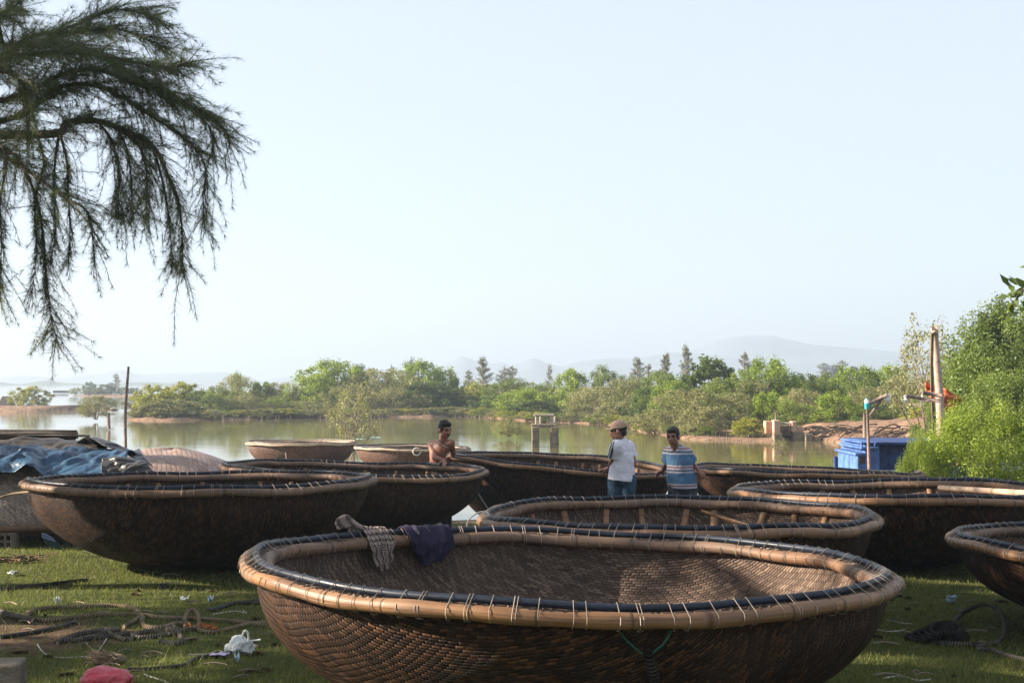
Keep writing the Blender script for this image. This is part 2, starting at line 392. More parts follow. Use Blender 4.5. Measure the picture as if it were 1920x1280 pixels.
# foliage
M['lf_bright'] = leafmat('leaf_bright_green', (.085, .15, .016), (.31, .40, .045))
M['lf_yellow'] = leafmat('leaf_yellow_green', (.18, .20, .022), (.44, .42, .06))
M['lf_olive'] = leafmat('leaf_olive_green', (.13, .135, .05), (.36, .335, .16), .35)
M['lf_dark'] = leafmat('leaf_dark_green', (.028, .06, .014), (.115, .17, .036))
M['lf_mid'] = leafmat('leaf_mid_green', (.08, .125, .024), (.24, .30, .06))
M['lf_lime'] = leafmat('leaf_lime_green', (.10, .17, .018), (.33, .41, .06), .45)
M['lf_tree'] = leafmat('leaf_broad_green', (.06, .10, .02), (.18, .245, .05), .35)
M['lf_cas'] = leafmat('casuarina_needle', (.08, .09, .055), (.23, .225, .15), .25, .7)
M['lf_casnear'] = leafmat('casuarina_needle_near', (.03, .05, .024), (.12, .14, .065), .25, .6)
M['lf_casfar'] = leafmat('casuarina_needle_far', (.10, .115, .08), (.20, .20, .15), .2, .7)
M['grass'] = leafmat('grass_blade', (.05, .066, .014), (.19, .19, .06), .35, .6)

# ------------------------------------------------------------------ setting
def ground():
    xs = np.concatenate([np.linspace(-60, -9, 40), np.linspace(-8.8, 9, 150), np.linspace(9.4, 60, 40)])
    ys = np.concatenate([np.linspace(-40, 5, 20), np.linspace(5.2, 27, 170), np.linspace(27.5, 34, 8)])
    vs = [(x, y, gz(x, y)) for y in ys for x in xs]; n = len(xs)
    fs = [(j * n + i, j * n + i + 1, (j + 1) * n + i + 1, (j + 1) * n + i) for j in range(len(ys) - 1) for i in range(n - 1)]
    mb = MB(); mb.add(vs, fs); tag(part('ground', mb, M['ground']), 'grassy trampled shore sloping down to the lagoon', 'ground', kind='structure')
ground()
mb = MB(); mb.add([(-2600, 17, WATER), (2600, 17, WATER), (2600, 2900, WATER), (-2600, 2900, WATER)], [(0, 1, 2, 3)])
tag(part('water', mb, M['water']), 'calm greenish lagoon water', 'water', kind='structure')
mb = MB(); mb.add([(-2700, -60, -2.2), (2700, -60, -2.2), (2700, 3000, -2.2), (-2700, 3000, -2.2)], [(0, 1, 2, 3)])
tag(part('lagoon_bed', mb, M['mud']), 'muddy bed below the lagoon', 'lagoon bed', kind='structure')

def bank(name, shore_px, rows, label, back=None, mat='mud', bumpy=.12):
    S = [WZ(px, py, WATER) for px, py in shore_px]
    P = spline(S, 14); mb = MB(); vs = []; m = len(rows)
    for i, p in enumerate(P):
        q = Vector((p.x, p.y, 0)); dirv = Vector((q.x * .15, q.y, 0)).normalized()
        for k, (off, z) in enumerate(rows):
            zz = z(p) if callable(z) else z
            jit = mnoise.noise(Vector((p.x * .7, off * .9 + p.y * .1, 1))) * min(.5, .15 + off * .3)
            hz = mnoise.noise(Vector((p.x * .9, p.y * .3 + off * 1.1, 7))) * bumpy * (0.4 if off <= 0 else 1)
            w = q + dirv * (off + jit); vs.append((w.x, w.y, WATER + zz + hz))
    fs = [(i * m + k, (i + 1) * m + k, (i + 1) * m + k + 1, i * m + k + 1) for i in range(len(P) - 1) for k in range(m - 1)]
    mb.add(vs, fs)
    return tag(part(name, mb, M[mat]), label, 'bank', kind='structure')
def rise(p): return .16 + .62 * sstep(9, 15, p.x)
bank('mangrove_bank', [(238, 787), (300, 789), (400, 787), (560, 784), (700, 783), (800, 782), (860, 780), (940, 785), (1000, 790), (1080, 793), (1160, 798), (1200, 806), (1280, 822), (1370, 826), (1440, 827), (1520, 826), (1600, 831), (1700, 834), (1800, 840), (1950, 850), (2200, 868)],
     [(-1.5, -.5), (-.3, -.08), (.4, .09), (1.2, lambda p: .4 * rise(p) + .06), (1.8, lambda p: .6 * rise(p) + .05), (2.6, lambda p: rise(p)), (3.6, lambda p: rise(p) + .06), (6, lambda p: rise(p) + .1), (12, .45), (30, .45), (90, .5), (320, .6)], 'brown muddy bank under the mangroves')
bank('mud_spit', [(-120, 771), (0, 772), (60, 772), (120, 770), (150, 767)], [(-1., -.3), (0, -.02), (1, .22), (3, .38), (8, .3), (12, -.2)], 'low brown mud spit running out from the left', bumpy=.08)
bank('mud_islet', [(132, 742), (180, 744), (230, 745), (262, 746)], [(-2, -.3), (0, -.02), (2, .08), (8, .12), (22, .10), (30, -.4)], 'dark distant islet in the lagoon')
mb = MB()
def slabstrip(px0, px1, py, d, w, h):
    a = W(px0, py, d); b = W(px1, py, d)
    P = [a.lerp(b, k / 12) for k in range(13)]; m = 5; vs = []
    for p in P:
        n = mnoise.noise(Vector((p.x * .8, d, 0))) * .6
        for o, z in ((-w, -.25), (-w * .5, .02), (0, h), (w * .5, .02), (w, -.25)): vs.append((p.x, d + o + n, WATER + z))
    return vs, [(i * m + k, (i + 1) * m + k, (i + 1) * m + k + 1, i * m + k + 1) for i in range(12) for k in range(4)]
mb.add(*slabstrip(20, 215, 769, 112, 2.2, .12)); 
tag(part('mud_flat', mb, M['mud']), 'thin mud flat between the lone mangrove and the point', 'mud flat', kind='structure')

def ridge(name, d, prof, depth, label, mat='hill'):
    mb = MB(); P = []
    xs = [p[0] for p in prof]; ys = [p[1] for p in prof]
    for k in range(241):
        px = lerp(xs[0], xs[-1], k / 240); py = interp(px, xs, ys)
        py -= mnoise.noise(Vector((px * .03, d * .01, 0))) * 1.6 + mnoise.noise(Vector((px * .11, d * .01, 5))) * .7
        P.append(W(px, py, d))
    vs = []; m = 6
    for p in P:
        h = max(.2, p.z - WATER)
        for k, (o, q) in enumerate(((-1.6, 0), (-.9, .45), (-.35, .8), (0, 1), (.5, .7), (1.4, 0))):
            vs.append((p.x * (1 + o * depth / d), d + o * depth, WATER - .2 + h * q))
    mb.add(vs, [(i * m + k, (i + 1) * m + k, (i + 1) * m + k + 1, i * m + k + 1) for i in range(240) for k in range(m - 1)])
    return tag(part(name, mb, M[mat]), label, 'hills', kind='structure')
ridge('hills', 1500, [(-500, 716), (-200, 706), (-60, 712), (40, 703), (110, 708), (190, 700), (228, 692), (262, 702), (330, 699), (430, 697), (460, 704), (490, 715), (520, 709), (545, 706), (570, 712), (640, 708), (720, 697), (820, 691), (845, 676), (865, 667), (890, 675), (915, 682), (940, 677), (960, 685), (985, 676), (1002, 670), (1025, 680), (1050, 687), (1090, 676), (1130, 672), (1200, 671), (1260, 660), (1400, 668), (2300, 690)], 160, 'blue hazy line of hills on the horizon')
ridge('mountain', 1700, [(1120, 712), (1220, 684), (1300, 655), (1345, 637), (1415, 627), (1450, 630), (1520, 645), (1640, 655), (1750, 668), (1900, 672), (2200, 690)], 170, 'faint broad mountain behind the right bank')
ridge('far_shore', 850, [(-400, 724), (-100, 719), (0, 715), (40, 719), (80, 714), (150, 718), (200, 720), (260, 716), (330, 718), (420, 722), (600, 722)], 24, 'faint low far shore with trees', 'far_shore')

# ------------------------------------------------------------------ basket boats
class Boat: pass
BOATS = {}
def basket_boat(key, label, R, exts, back, front, zb, ribs=26, inner='hull_dark_in', outer='hull_out', rimmat='bamboo_tan', hosemat='hose', ties=96, rot=.3, rs=1., group='round basket boats drawn up on the shore', seed=0):
    rl = ray(exts[0], 800); rr = ray(exts[1], 800)
    al = math.atan2(rl.x, rl.y); ar = math.atan2(rr.x, rr.y)
    am = (al + ar) / 2; dist = R / math.sin((ar - al) / 2)
    cx, cy = dist * math.sin(am), dist * math.cos(am)
    rows, rhs, wts = [], [], []
    for side, pts in ((1, back), (-1, front)):
        for px, py in pts:
            r = ray(px, py); u = Vector((r.x, r.y)); l = u.length; u /= l
            tca = cx * u.x + cy * u.y; d2 = cx * cx + cy * cy - tca * tca
            th = math.sqrt(max(0, R * R - d2)); tt = tca + side * th
            z = CAM.z + r.z / l * tt
            a = math.atan2(u.y * tt - cy, u.x * tt - cx)
            rows.append([1, math.cos(a), math.sin(a), math.cos(2 * a), math.sin(2 * a), math.cos(3 * a), math.sin(3 * a)]); rhs.append(z)
    A = np.array(rows); bb = np.array(rhs)
    reg = np.diag([0, .02, .02, .12, .12, .4, .4]) 
    cf = np.linalg.solve(A.T @ A + reg, A.T @ bb)
    B = Boat(); B.c = Vector((cx, cy)); B.R = R; B.key = key
    def zr(a): return float(cf @ np.array([1, math.cos(a), math.sin(a), math.cos(2 * a), math.sin(2 * a), math.cos(3 * a), math.sin(3 * a)]))
    B.zr = zr; B.zb = zb
    rnd = random.Random(seed + 5)
    w1, w2, w3 = rnd.uniform(0, 6), rnd.uniform(0, 6), rnd.uniform(0, 6)
    def wob(a): return .006 * math.sin(5 * a + w1) + .004 * math.sin(9 * a + w2)
    def pt(a, dr, dz): r = R + dr; return Vector((cx + r * math.cos(a), cy + r * math.sin(a), zr(a) + dz + wob(a)))
    B.pt = pt
    def prof(t): return (max(0., 1 - t ** 2.15)) ** .5
    def hull_pt(a, t, inset=0.):
        r = R * prof(t) * 1.0; zt = zr(a) - .045
        r = max(0, r - inset * (1 - t * .4)); z = zt * (1 - t) + zb * t + inset * t
        # slow dents in the shell
        r += .012 * math.sin(3 * a + w3 + t * 3) * math.sin(PI * min(1, t * 1.2))
        return Vector((cx + r * math.cos(a), cy + r * math.sin(a), z))
    B.hull_pt = hull_pt
    root = empty('basket_boat', (cx, cy, zb), label, 'boat', group); B.root = root
    NA, NT_ = 128, 26
    ts = [1 - (1 - k / NT_) ** 1.7 for k in range(NT_ + 1)]
    mb = MB()
    for side, inset in ((0, 0.), (1, .018)):
        vs, uvs = [], []
        for i in range(NA + 1):
            a = 2 * PI * i / NA
            arc = 0; col = []
            prev = None
            for t in reversed(ts):
                p = hull_pt(a, t, inset)
                rr_ = math.hypot(p.x - cx, p.y - cy)
                if prev is not None: arc += math.hypot(rr_ - prev[0], p.z - prev[1])
                prev = (rr_, p.z); col.append((p, arc))
            for p, s_ in reversed(col):
                vs.append(p); uvs.append((s_ * math.cos(a + rot), s_ * math.sin(a + rot)))
        m = NT_ + 1
        fs = [(i * m + k, (i + 1) * m + k, (i + 1) * m + k + 1, i * m + k + 1) for i in range(NA) for k in range(NT_)]
        if side == 0: fs = [f[::-1] for f in fs]
        mb.add(vs, fs, uvs, side)
    part('hull', mb, [M[outer], M[inner]], root)
    N = 150
    mo = MB(); mo.tube([pt(2 * PI * k / N, .043 * rs, -.043 * rs + .004 * math.sin(11 * 2 * PI * k / N + w1)) for k in range(N)], [0.0295 * rs * (1 + .09 * math.sin(7.3 * k + w2)) for k in range(N)], 12, closed=True)
    part('outer_hoop', mo, M[rimmat], root)
    mo = MB(); mo.tube([pt(2 * PI * k / N, -.045 * rs, -.046 * rs + .004 * math.sin(13 * 2 * PI * k / N + w3)) for k in range(N)], [0.0288 * rs * (1 + .09 * math.sin(5.7 * k + w3)) for k in range(N)], 12, closed=True)
    part('inner_hoop', mo, M['bamboo_brown' if rimmat != 'bamboo_pale' else 'bamboo_pale'], root)
    # cord netting packed between the two hoops
    mo = MB(); mo.tube([pt(2 * PI * k / N, -.004, -.040 * rs) for k in range(N)], .022 * rs, 8, closed=True)
    for k in range(int(ties * 2.2)):
        a = 2 * PI * (k + rnd.random() * .5) / (ties * 2.2); da = rnd.uniform(-.03, .03)
        mo.tube([pt(a, .05 * rs, -.017 * rs), pt(a + da * .5, .0, -.016 * rs), pt(a + da, -.05 * rs, -.021 * rs)], .0034, 4, caps=False)
    part('rim_netting', mo, M['netting'], root)
    mo = MB(); mo.tube([pt(2 * PI * k / N, .002 * rs * math.sin(9 * k), 0) for k in range(N)], 0.0148 * rs, 10, closed=True)
    part('hose', mo, M[hosemat], root)
    mo = MB(); mo.tube([pt(2 * PI * k / N, 0, -.061 * rs) for k in range(N)], .005, 5, closed=True)
    for k in range(ties):
        a = 2 * PI * (k + .55 * rnd.random()) / ties
        sh = rnd.uniform(-.012, .012)
        loop = [(.0, .0225), (.022, .008), (.05, -.012), (.078, -.03), (.0845, -.055), (.068, -.083), (.045, -.0885), (.0, -.07), (-.048, -.092), (-.078, -.076), (-.086, -.05), (-.07, -.026), (-.04, -.014), (-.02, .006)]
        path = []
        for q, (dr, dz) in enumerate(loop):
            path.append(pt(a + sh * (dr + dz) * 6, dr * rs * .925, dz * rs * .87))
        mo.tube(path, rnd.uniform(.0013, .0021), 5, closed=True)
        if rnd.random() < .18:
            a2 = a + .009; mo.tube([p + (pt(a2, 0, 0) - pt(a, 0, 0)) for p in path], .0014, 5, closed=True)
    part('stitching', mo, M['lash'], root)
    for k in range(ribs):
        a = 2 * PI * (k + rnd.uniform(-.18, .18)) / ribs; da = rnd.uniform(-.045, .045)
        mb = MB(); L = []; wv = rnd.uniform(.021, .03)
        vs, uvs = [], []
        for q in range(9):
            t = .07 + .68 * q / 8; aa = a + da * (q / 8 - .5) * 2
            p = hull_pt(aa, t, .024); tn = Vector((-math.sin(aa), math.cos(aa), 0)); nin = Vector((-math.cos(aa), -math.sin(aa), .2)).normalized()
            for sx, sn in ((-1, 0), (-.8, .016), (.8, .016), (1, 0)):
                vs.append(p + tn * wv * sx + nin * sn); uvs.append((t * R, sx * .3 + .5))
        mb.add(vs, [(q * 4 + j, q * 4 + j + 1, (q + 1) * 4 + j + 1, (q + 1) * 4 + j) for q in range(8) for j in range(3)], uvs)
        part('rib', mb, M['rib'], root)
    if ribs:
        mo = MB(); mo.tube([hull_pt(2 * PI * k / 90, .5, .05) for k in range(90)], .017, 7, closed=True)
        part('floor_hoop', mo, M['rib'], root)
    BOATS[key] = B
    return B

basket_boat('front', 'largest nearest round boat, with checked and purple cloths hung on its rim', 1.40, (481, 1661),
    [(507, 1020), (573, 1008), (653, 1003), (740, 998), (840, 993), (940, 993), (1073, 994), (1109, 997), (1219, 1002), (1328, 1010.5), (1437, 1020), (1547, 1035), (1620, 1049.5), (1655, 1066)],
    [(1620, 1100), (1547, 1113), (1437, 1124), (1328, 1131), (1219, 1134), (1109, 1135), (1000, 1136), (1040, 1135), (923, 1129), (807, 1118), (707, 1107), (607, 1092), (540, 1075), (500, 1058)],
    0.0, ribs=0, inner='hull_in', ties=100, seed=1)
basket_boat('left', 'dark round boat at the left, in front of the blue tarpaulin', 1.40, (54, 693),
    [(66, 897), (87, 894), (153, 891), (219, 888), (306, 886.5), (403, 885), (504, 884), (638, 885.5), (560, 882.5)],
    [(627, 903.7), (560, 908), (638, 902), (537, 909), (437, 914), (336, 915), (235, 913), (134, 908), (84, 904)],
    -.01, ribs=22, rimmat='bamboo_brown', ties=88, rot=1.1, seed=2)
basket_boat('second', 'round boat with tan slats and a loose stick inside, just behind the nearest boat', 1.25, (915, 1633),
    [(929.5, 952), (963, 944), (1030, 935.6), (1097.5, 932), (1198, 931.6), (1328, 932), (1437, 936.5), (1547, 944), (1601.5, 951)],
    [(1620, 974), (1583, 979.5), (1510, 986), (1401, 988.6), (1292, 988.6), (1182, 985.7), (1073, 981), (1000, 978.5), (963, 977.6), (929.5, 971)],
    0.0, ribs=26, inner='hull_in', ties=96, rot=.7, seed=3)
basket_boat('right', 'round boat with a pale bamboo thwart, in front of the lime green bush', 1.30, (1379, 1977),
    [(1414, 906), (1481.5, 903.6), (1582, 900.6), (1683, 898.6), (1784, 898), (1918, 903.6)],
    [(1414, 920), (1481.5, 924), (1582, 927), (1717, 929), (1817, 931.5), (1885, 931.5), (1920, 928)],
    -.01, ribs=24, ties=92, rot=2.0, seed=4)
basket_boat('edge', 'round boat cut off by the right edge, beside the dark rope coil', 1.30, (1793, 2668),
    [(1805.5, 989), (1839, 985), (1889.5, 983.7), (1920, 985), (2230, 975)],
    [(1805.5, 1003), (1839, 1013), (1873, 1021), (1920, 1027), (2230, 1052)],
    0.0, ribs=0, inner='hull_in', ties=92, rot=.2, seed=5)
basket_boat('mid', 'round boat gripped by the shirtless man, behind the dark left boat', 1.55, (421, 906),
    [(470, 863.7), (537.5, 862.7), (638, 863.7), (560, 862), (661, 867), (761.5, 870), (862, 870), (896, 874)],
    [(879, 888.6), (829, 891), (761.5, 892), (694, 891), (436.7, 872), (470, 876), (521, 881.5)],
    -.32, ribs=24, ties=100, rot=.9, seed=6)
basket_boat('men', 'tilted round boat between the shirtless man and the man in the cap', 1.50, (845, 1258),
    [(862, 849), (929.5, 847), (996.7, 849), (1064, 851.6), (1000, 849), (1065.6, 850.5), (1140, 856), (1197, 863.6), (1236, 871)],
    [(1251.6, 883), (1219, 888.8), (1186, 888.8), (1131, 883), (1065.6, 876), (1000, 871), (963, 867.7), (896, 856.7), (855.6, 850)],
    -.62, ribs=28, inner='hull_in', ties=90, rot=1.5, seed=7)
basket_boat('behind', 'shallow looking round boat gripped by the man in the striped shirt', 1.50, (1299, 1725),
    [(1317, 869), (1416, 871), (1313.6, 869), (1381, 870), (1481.5, 873), (1582, 879), (1683, 883), (1720, 884.5)],
    [(1305, 876), (1381, 879.5), (1481.5, 884), (1582, 886), (1683, 887), (1723, 886)],
    -.60, ribs=20, ties=90, rot=.4, seed=8)
basket_boat('afloat_a', 'pale rimmed round boat afloat, leftmost of the two on the water', 1.36, (465, 666),
    [(470, 826), (554, 824), (638, 824.4)], [(467, 828.5), (537.5, 831), (638, 830), (627, 830)],
    -.76, ribs=0, inner='hull_pale', outer='hull_red', rimmat='bamboo_pale', hosemat='lash', ties=60, rot=.4, group='basket boats afloat', seed=9)
basket_boat('afloat_b', 'round boat afloat with a white ring on its rim, beside the shirtless man', 1.36, (669, 878),
    [(728, 832.5), (829, 834), (872, 837.5)], [(694, 838), (761.5, 840.5), (795, 841), (862, 840.5)],
    -.76, ribs=0, inner='hull_pale', outer='hull_red', rimmat='bamboo_pale', ties=60, rot=1.4, group='basket boats afloat', seed=10)

def rim_hit(key, px, side):                 # where the photo column px meets the hose of a boat (side 1 far, -1 near)
    B = BOATS[key]; r = ray(px, 800); u = Vector((r.x, r.y)).normalized()
    tca = B.c.dot(u); d2 = B.c.length_squared - tca * tca
    tt = tca + side * math.sqrt(max(0, B.R ** 2 - d2)); p = u * tt
    a = math.atan2(p.y - B.c.y, p.x - B.c.x); return B.pt(a, 0, 0), a
# loose fittings of single boats
B = BOATS['right']
p0, a0 = rim_hit('right', 1762, 1); p1, a1 = rim_hit('right', 1950, 1)
mb = MB(); q0 = W(1762, 914, p0.y - .12); q1 = W(1935, 925, p1.y - .35)
mb.tube([q0, q0.lerp(q1, .5), q1], .026, 8); part('thwart', mb, M['bamboo_pale'], B.root)
B = BOATS['front']
def on_hull(B, px, py, side=-1, out=.006):          # photo pixel onto the outside of a hull
    r = ray(px, py); best = None
    for k in range(400):
        t = (B.c.length - B.R - .2) + k * .006
        p = CAM + r.normalized() * t
        a = math.atan2(p.y - B.c.y, p.x - B.c.x); rad = math.hypot(p.x - B.c.x, p.y - B.c.y)
        zt = B.zr(a) - .045; tt = (zt - p.z) / max(.05, zt - B.zb)
        if 0 <= tt < 1:
            h = B.hull_pt(a, tt); hr = math.hypot(h.x - B.c.x, h.y - B.c.y)
            if rad <= hr + out: return p
    return W(px, py, B.c.length - B.R)
mb = MB()
mb.tube([on_hull(B, *q, out=.010) for q in [(1160, 1182), (1175, 1200), (1190, 1214), (1203, 1224), (1215, 1230), (1228, 1220), (1242, 1208), (1252, 1195), (1258, 1181)]], .0045, 6)
part('cord', mb, M['green_string'], B.root)
mb = MB(); mb.tube([on_hull(B, *q, out=.02) for q in [(1214, 1222), (1218, 1240), (1224, 1260), (1230, 1282), (1236, 1310)]], [.018, .022, .02, .02, .018], 7)
part('mooring_stub', mb, M['rope_dark'], B.root)
B = BOATS['men']
mb = MB(); mb.tube([on_hull(B, *q, out=.015) for q in [(915, 895), (925, 905), (939, 916), (955, 903), (970, 883)]], .008, 5); part('cord', mb, M['rope_dark'], B.root)
mb = MB(); mb.tube([on_hull(B, *q, out=.02) for q in [(897, 925), (905, 938), (914, 952)]], .012, 5); part('mooring_stub', mb, M['string'], B.root)
B = BOATS['afloat_b']
c, a = rim_hit('afloat_b', 782, -1); c = c + Vector((0, -.09, -.06)); mb = MB()
mb.tube([c + Vector((.085 * math.cos(k * PI / 10), 0, .085 * math.sin(k * PI / 10))) for k in range(20)], .018, 7, closed=True); part('rope_ring', mb, M['string'], B.root)
B = BOATS['afloat_a']
mb = MB(); mb.tube([on_hull(B, *q, out=.02) for q in [(533, 832), (534, 840), (536, 850), (537, 862)]], .010, 5); part('cord', mb, M['string'], B.root)
B = BOATS['second']
mb = MB(); c = B.pt(PI * 1.02, .05, -.05)
mb.tube(spline([c + Vector(q) for q in [(.06, .05, .05), (.0, -.03, .075), (-.08, -.08, .02), (-.085, -.12, -.1), (-.05, -.16, -.2), (.02, -.17, -.21)]], 6), .005, 5); part('cord', mb, M['string'], B.root)
# stick lying inside
pa = W(1316, 957, BOATS['second'].c.length + .95); pb = W(1414, 987, BOATS['second'].c.length + .35)
mb = MB(); mb.tube([pa, pa.lerp(pb, .5) + Vector((0, 0, -.006)), pb], [.011, .013, .011], 7)
single('bamboo_stick', mb, M['bamboo_tan'], 'thin tan bamboo stick leaning inside the slatted boat', 'stick')

# cloths on the near boat's far rim
def rim_cloth(name, key, px0, px1, hang, mat, label, seed, gather=0., tail=False):
    B = BOATS[key]; _, a0 = rim_hit(key, px0, 1); _, a1 = rim_hit(key, px1, 1)
    rnd = random.Random(seed); ph = [rnd.uniform(0, 6) for _ in range(8)]
    prof = [(.10, -.10), (.075, -.04), (.045, .005), (.01, .027), (-.03, .022), (-.07, -.02), (-.095, -.06)]
    mb = MB(); vs = []; uvs = []; NU, NV = 44, 34
    for i in range(NU + 1):
        u = i / NU
        for j in range(NV + 1):
            v = j / NV
            g = 1 - gather * sstep(.35, 1, v)
            uu = .5 + (u - .5) * g + .05 * math.sin(ph[0] + 3 * v) * v
            a = lerp(a0, a1, uu)
            hl = hang * (.72 + .28 * math.sin(PI * min(1, max(0, u * .9 + .12))) + .07 * math.sin(9 * u + ph[1]))
            s = v * 1.0
            if s < .42:
                q = s / .42 * 6; k = min(5, int(q)); f = q - k
                dr = lerp(prof[k][0], prof[k + 1][0], f); dz = lerp(prof[k][1], prof[k + 1][1], f)
            else:
                f = (s - .42) / .58; dr = -.095 - .02 * f; dz = -.06 - f * hl
            fold = .010 * math.sin(24 * u + ph[2] + 2.5 * v) + .007 * math.sin(43 * u + ph[3] - 4 * v) + .006 * math.sin(17 * v + 9 * u + ph[4])
            fold *= (.5 + .8 * v)
            p = B.pt(a, dr - fold - .006, dz + abs(fold) * .7 + .004); vs.append(p); uvs.append((u, v))
    m = NV + 1
    mb.add(vs, [(i * m + j, (i + 1) * m + j, (i + 1) * m + j + 1, i * m + j + 1) for i in range(NU) for j in range(NV)], uvs)
    if tail:
        b = B.pt(lerp(a0, a1, .04), .02, .03); 
        for q in range(5):
            mb.tube(spline([b + Vector((.05 - .02 * q, -.02, -.01)), b + Vector((-.01 * q, -.03, .02 + .01 * q)), b + Vector((-.05 - .01 * q, -.02, .012 + .008 * q)), b + Vector((-.10, -.01, .004 * q))], 5), [.012] * 15 + [.006], 6)
    o = single(name, mb, M[mat], label, 'cloth')
    s = o.modifiers.new('thick', 'SOLIDIFY'); s.thickness = .005; s.offset = 1
    return o
rim_cloth('checked_cloth', 'front', 672, 716, .13, 'plaid', 'grey brown checked cloth bunched over the nearest boat rim', 3, .25, True)
rim_cloth('purple_cloth', 'front', 750, 836, .115, 'purple', 'dark purple cloth folded over the nearest boat rim', 8, .42)

# ------------------------------------------------------------------ vegetation
def leaf_quads(pos, nrm, size, aspect, col, dirs=None):
    """diamond shaped leaves: pos (N,3), nrm (N,3) facing, size (N,)"""
    n = len(pos)
    r = rng.normal(size=(n, 3)) if dirs is None else dirs
    a = r - nrm * (r * nrm).sum(1, keepdims=True); a /= np.linalg.norm(a, axis=1, keepdims=True) + 1e-9
    b = np.cross(nrm, a)
    s = size[:, None]
    p0 = pos - a * s * .5; p1 = pos + b * s * aspect * .5 + nrm * s * .06; p2 = pos + a * s * .5; p3 = pos - b * s * aspect * .5 + nrm * s * .06
    co = np.stack([p0, p1, p2, p3], 1).reshape(-1, 3)
    return co, np.arange(n * 4).reshape(n, 4), col
def unit(v): return v / (np.linalg.norm(v, axis=1, keepdims=True) + 1e-9)

def crown_mesh(name, ncl, per, clr, leaf, seed, zlo=.10, zc=.42, flat=1., lob=.30, core=.35, aspect=.5, up=.5, spiky=0.):
    r = np.random.default_rng(seed); cs = []
    ph = r.uniform(0, 6, 6)
    while len(cs) < ncl:
        z = zlo + (.97 - zlo) * r.random() ** 1.15; th = r.uniform(0, 2 * PI)
        e = (z - zc) / ((1 - zc) if z > zc else (zc - zlo) * 1.5 + 1e-6)
        w = max(.05, 1 - abs(e) ** 1.9) ** .5 * flat
        w *= 1 + lob * (.6 * math.sin(2 * th + ph[0] + 4 * z) + .4 * math.sin(5 * th + ph[1] - 7 * z) + .35 * math.sin(11 * z + ph[2] + th))
        rho = (core + (1 - core) * r.random() ** .6) * w * .5
        zz = z + lob * .12 * math.sin(3 * th + ph[3]) * (1 if z > .5 else .3)
        if spiky and r.random() < spiky: zz += r.uniform(.02, .12)
        cs.append((rho * math.cos(th), rho * math.sin(th), zz))
    cs = np.array(cs)
    sz = r.uniform(.6, 1.45, ncl) * clr
    ctr = np.repeat(cs, per, 0); n = len(ctr)
    off = unit(r.normal(size=(n, 3))) * (r.random((n, 1)) ** .5) * np.repeat(sz, per)[:, None]; off[:, 2] *= 1.35
    pos = ctr + off
    nrm = unit(off / (clr + 1e-6) * .8 + r.normal(size=(n, 3)) * .8 + np.array([0, 0, up]))
    cl_tone = np.repeat(r.random(ncl), per)
    col = np.clip(cl_tone * .6 + r.random(n) * .4, 0, 1)
    co, q, c = leaf_quads(pos, nrm, leaf * r.uniform(.6, 1.3, n), aspect, col)
    return mesh_np(name, co, q, c), cs
def trunk_mesh(cs, seed, rad=.018, n=6, straight=False):
    r = random.Random(seed); mb = MB()
    idx = sorted(range(len(cs)), key=lambda i: -cs[i][2]); 
    for k in range(n):
        c = Vector(cs[idx[int(k * len(idx) * .8 / n)]]) * .92
        b = Vector((r.uniform(-.04, .04), r.uniform(-.04, .04), -.12))
        m = b.lerp(c, .45) + Vector((r.uniform(-.07, .07), r.uniform(-.07, .07), .06))
        mb.tube(spline([b, m, c], 5), [rad * (1 - .075 * i) for i in range(11)], 5)
        for q in range(2):
            c2 = Vector(cs[r.randrange(len(cs))]); mb.tube([m, m.lerp(c2, .5) + Vector((0, 0, .02)), c2 * .95], [rad * .5, rad * .4, rad * .15], 4)
    return mb.mesh('trunk')
PROTO = {}
def proto(key, leafm, bark='bark', **kw):
    trunk = kw.pop('trunk', dict()); me, cs = crown_mesh('crown_' + key, **kw); me.materials.append(M[leafm])
    tm = trunk_mesh(cs, kw['seed'], **trunk); tm.materials.append(M[bark])
    PROTO[key] = (me, tm)
proto('bright', 'lf_bright', ncl=150, per=75, clr=.085, leaf=.040, seed=1, zlo=.08, lob=.35)
proto('bright2', 'lf_bright', ncl=150, per=75, clr=.08, leaf=.040, seed=2, zlo=.05, lob=.45, spiky=.3)
proto('yellow', 'lf_yellow', ncl=130, per=75, clr=.08, leaf=.045, seed=3, zlo=.05, lob=.3, spiky=.25)
proto('olive', 'lf_olive', 'bark_pale', ncl=200, per=55, clr=.075, leaf=.034, seed=4, zlo=.04, lob=.32, core=.3)
proto('olive2', 'lf_olive', 'bark_pale', ncl=190, per=55, clr=.08, leaf=.034, seed=5, zlo=.02, lob=.42, core=.3, spiky=.2)
proto('olivelow', 'lf_olive', 'bark_pale', ncl=170, per=50, clr=.085, leaf=.05, seed=6, zlo=.02, zc=.3, lob=.4, spiky=.15)
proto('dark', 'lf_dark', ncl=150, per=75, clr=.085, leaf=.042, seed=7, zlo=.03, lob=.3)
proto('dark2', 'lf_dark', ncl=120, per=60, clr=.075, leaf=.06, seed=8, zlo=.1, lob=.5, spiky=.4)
proto('mid', 'lf_mid', ncl=170, per=65, clr=.08, leaf=.036, seed=9, zlo=.05, lob=.36)
proto('mid2', 'lf_mid', ncl=160, per=65, clr=.08, leaf=.036, seed=10, zlo=.05, lob=.45, spiky=.3)
proto('lime', 'lf_lime', ncl=150, per=70, clr=.09, leaf=.045, seed=12, zlo=.03, lob=.35, spiky=.3)
proto('sparse', 'lf_olive', 'bark_pale', ncl=80, per=40, clr=.08, leaf=.032, seed=13, zlo=.3, lob=.45, core=.5, spiky=.3, trunk=dict(n=16, rad=.010))

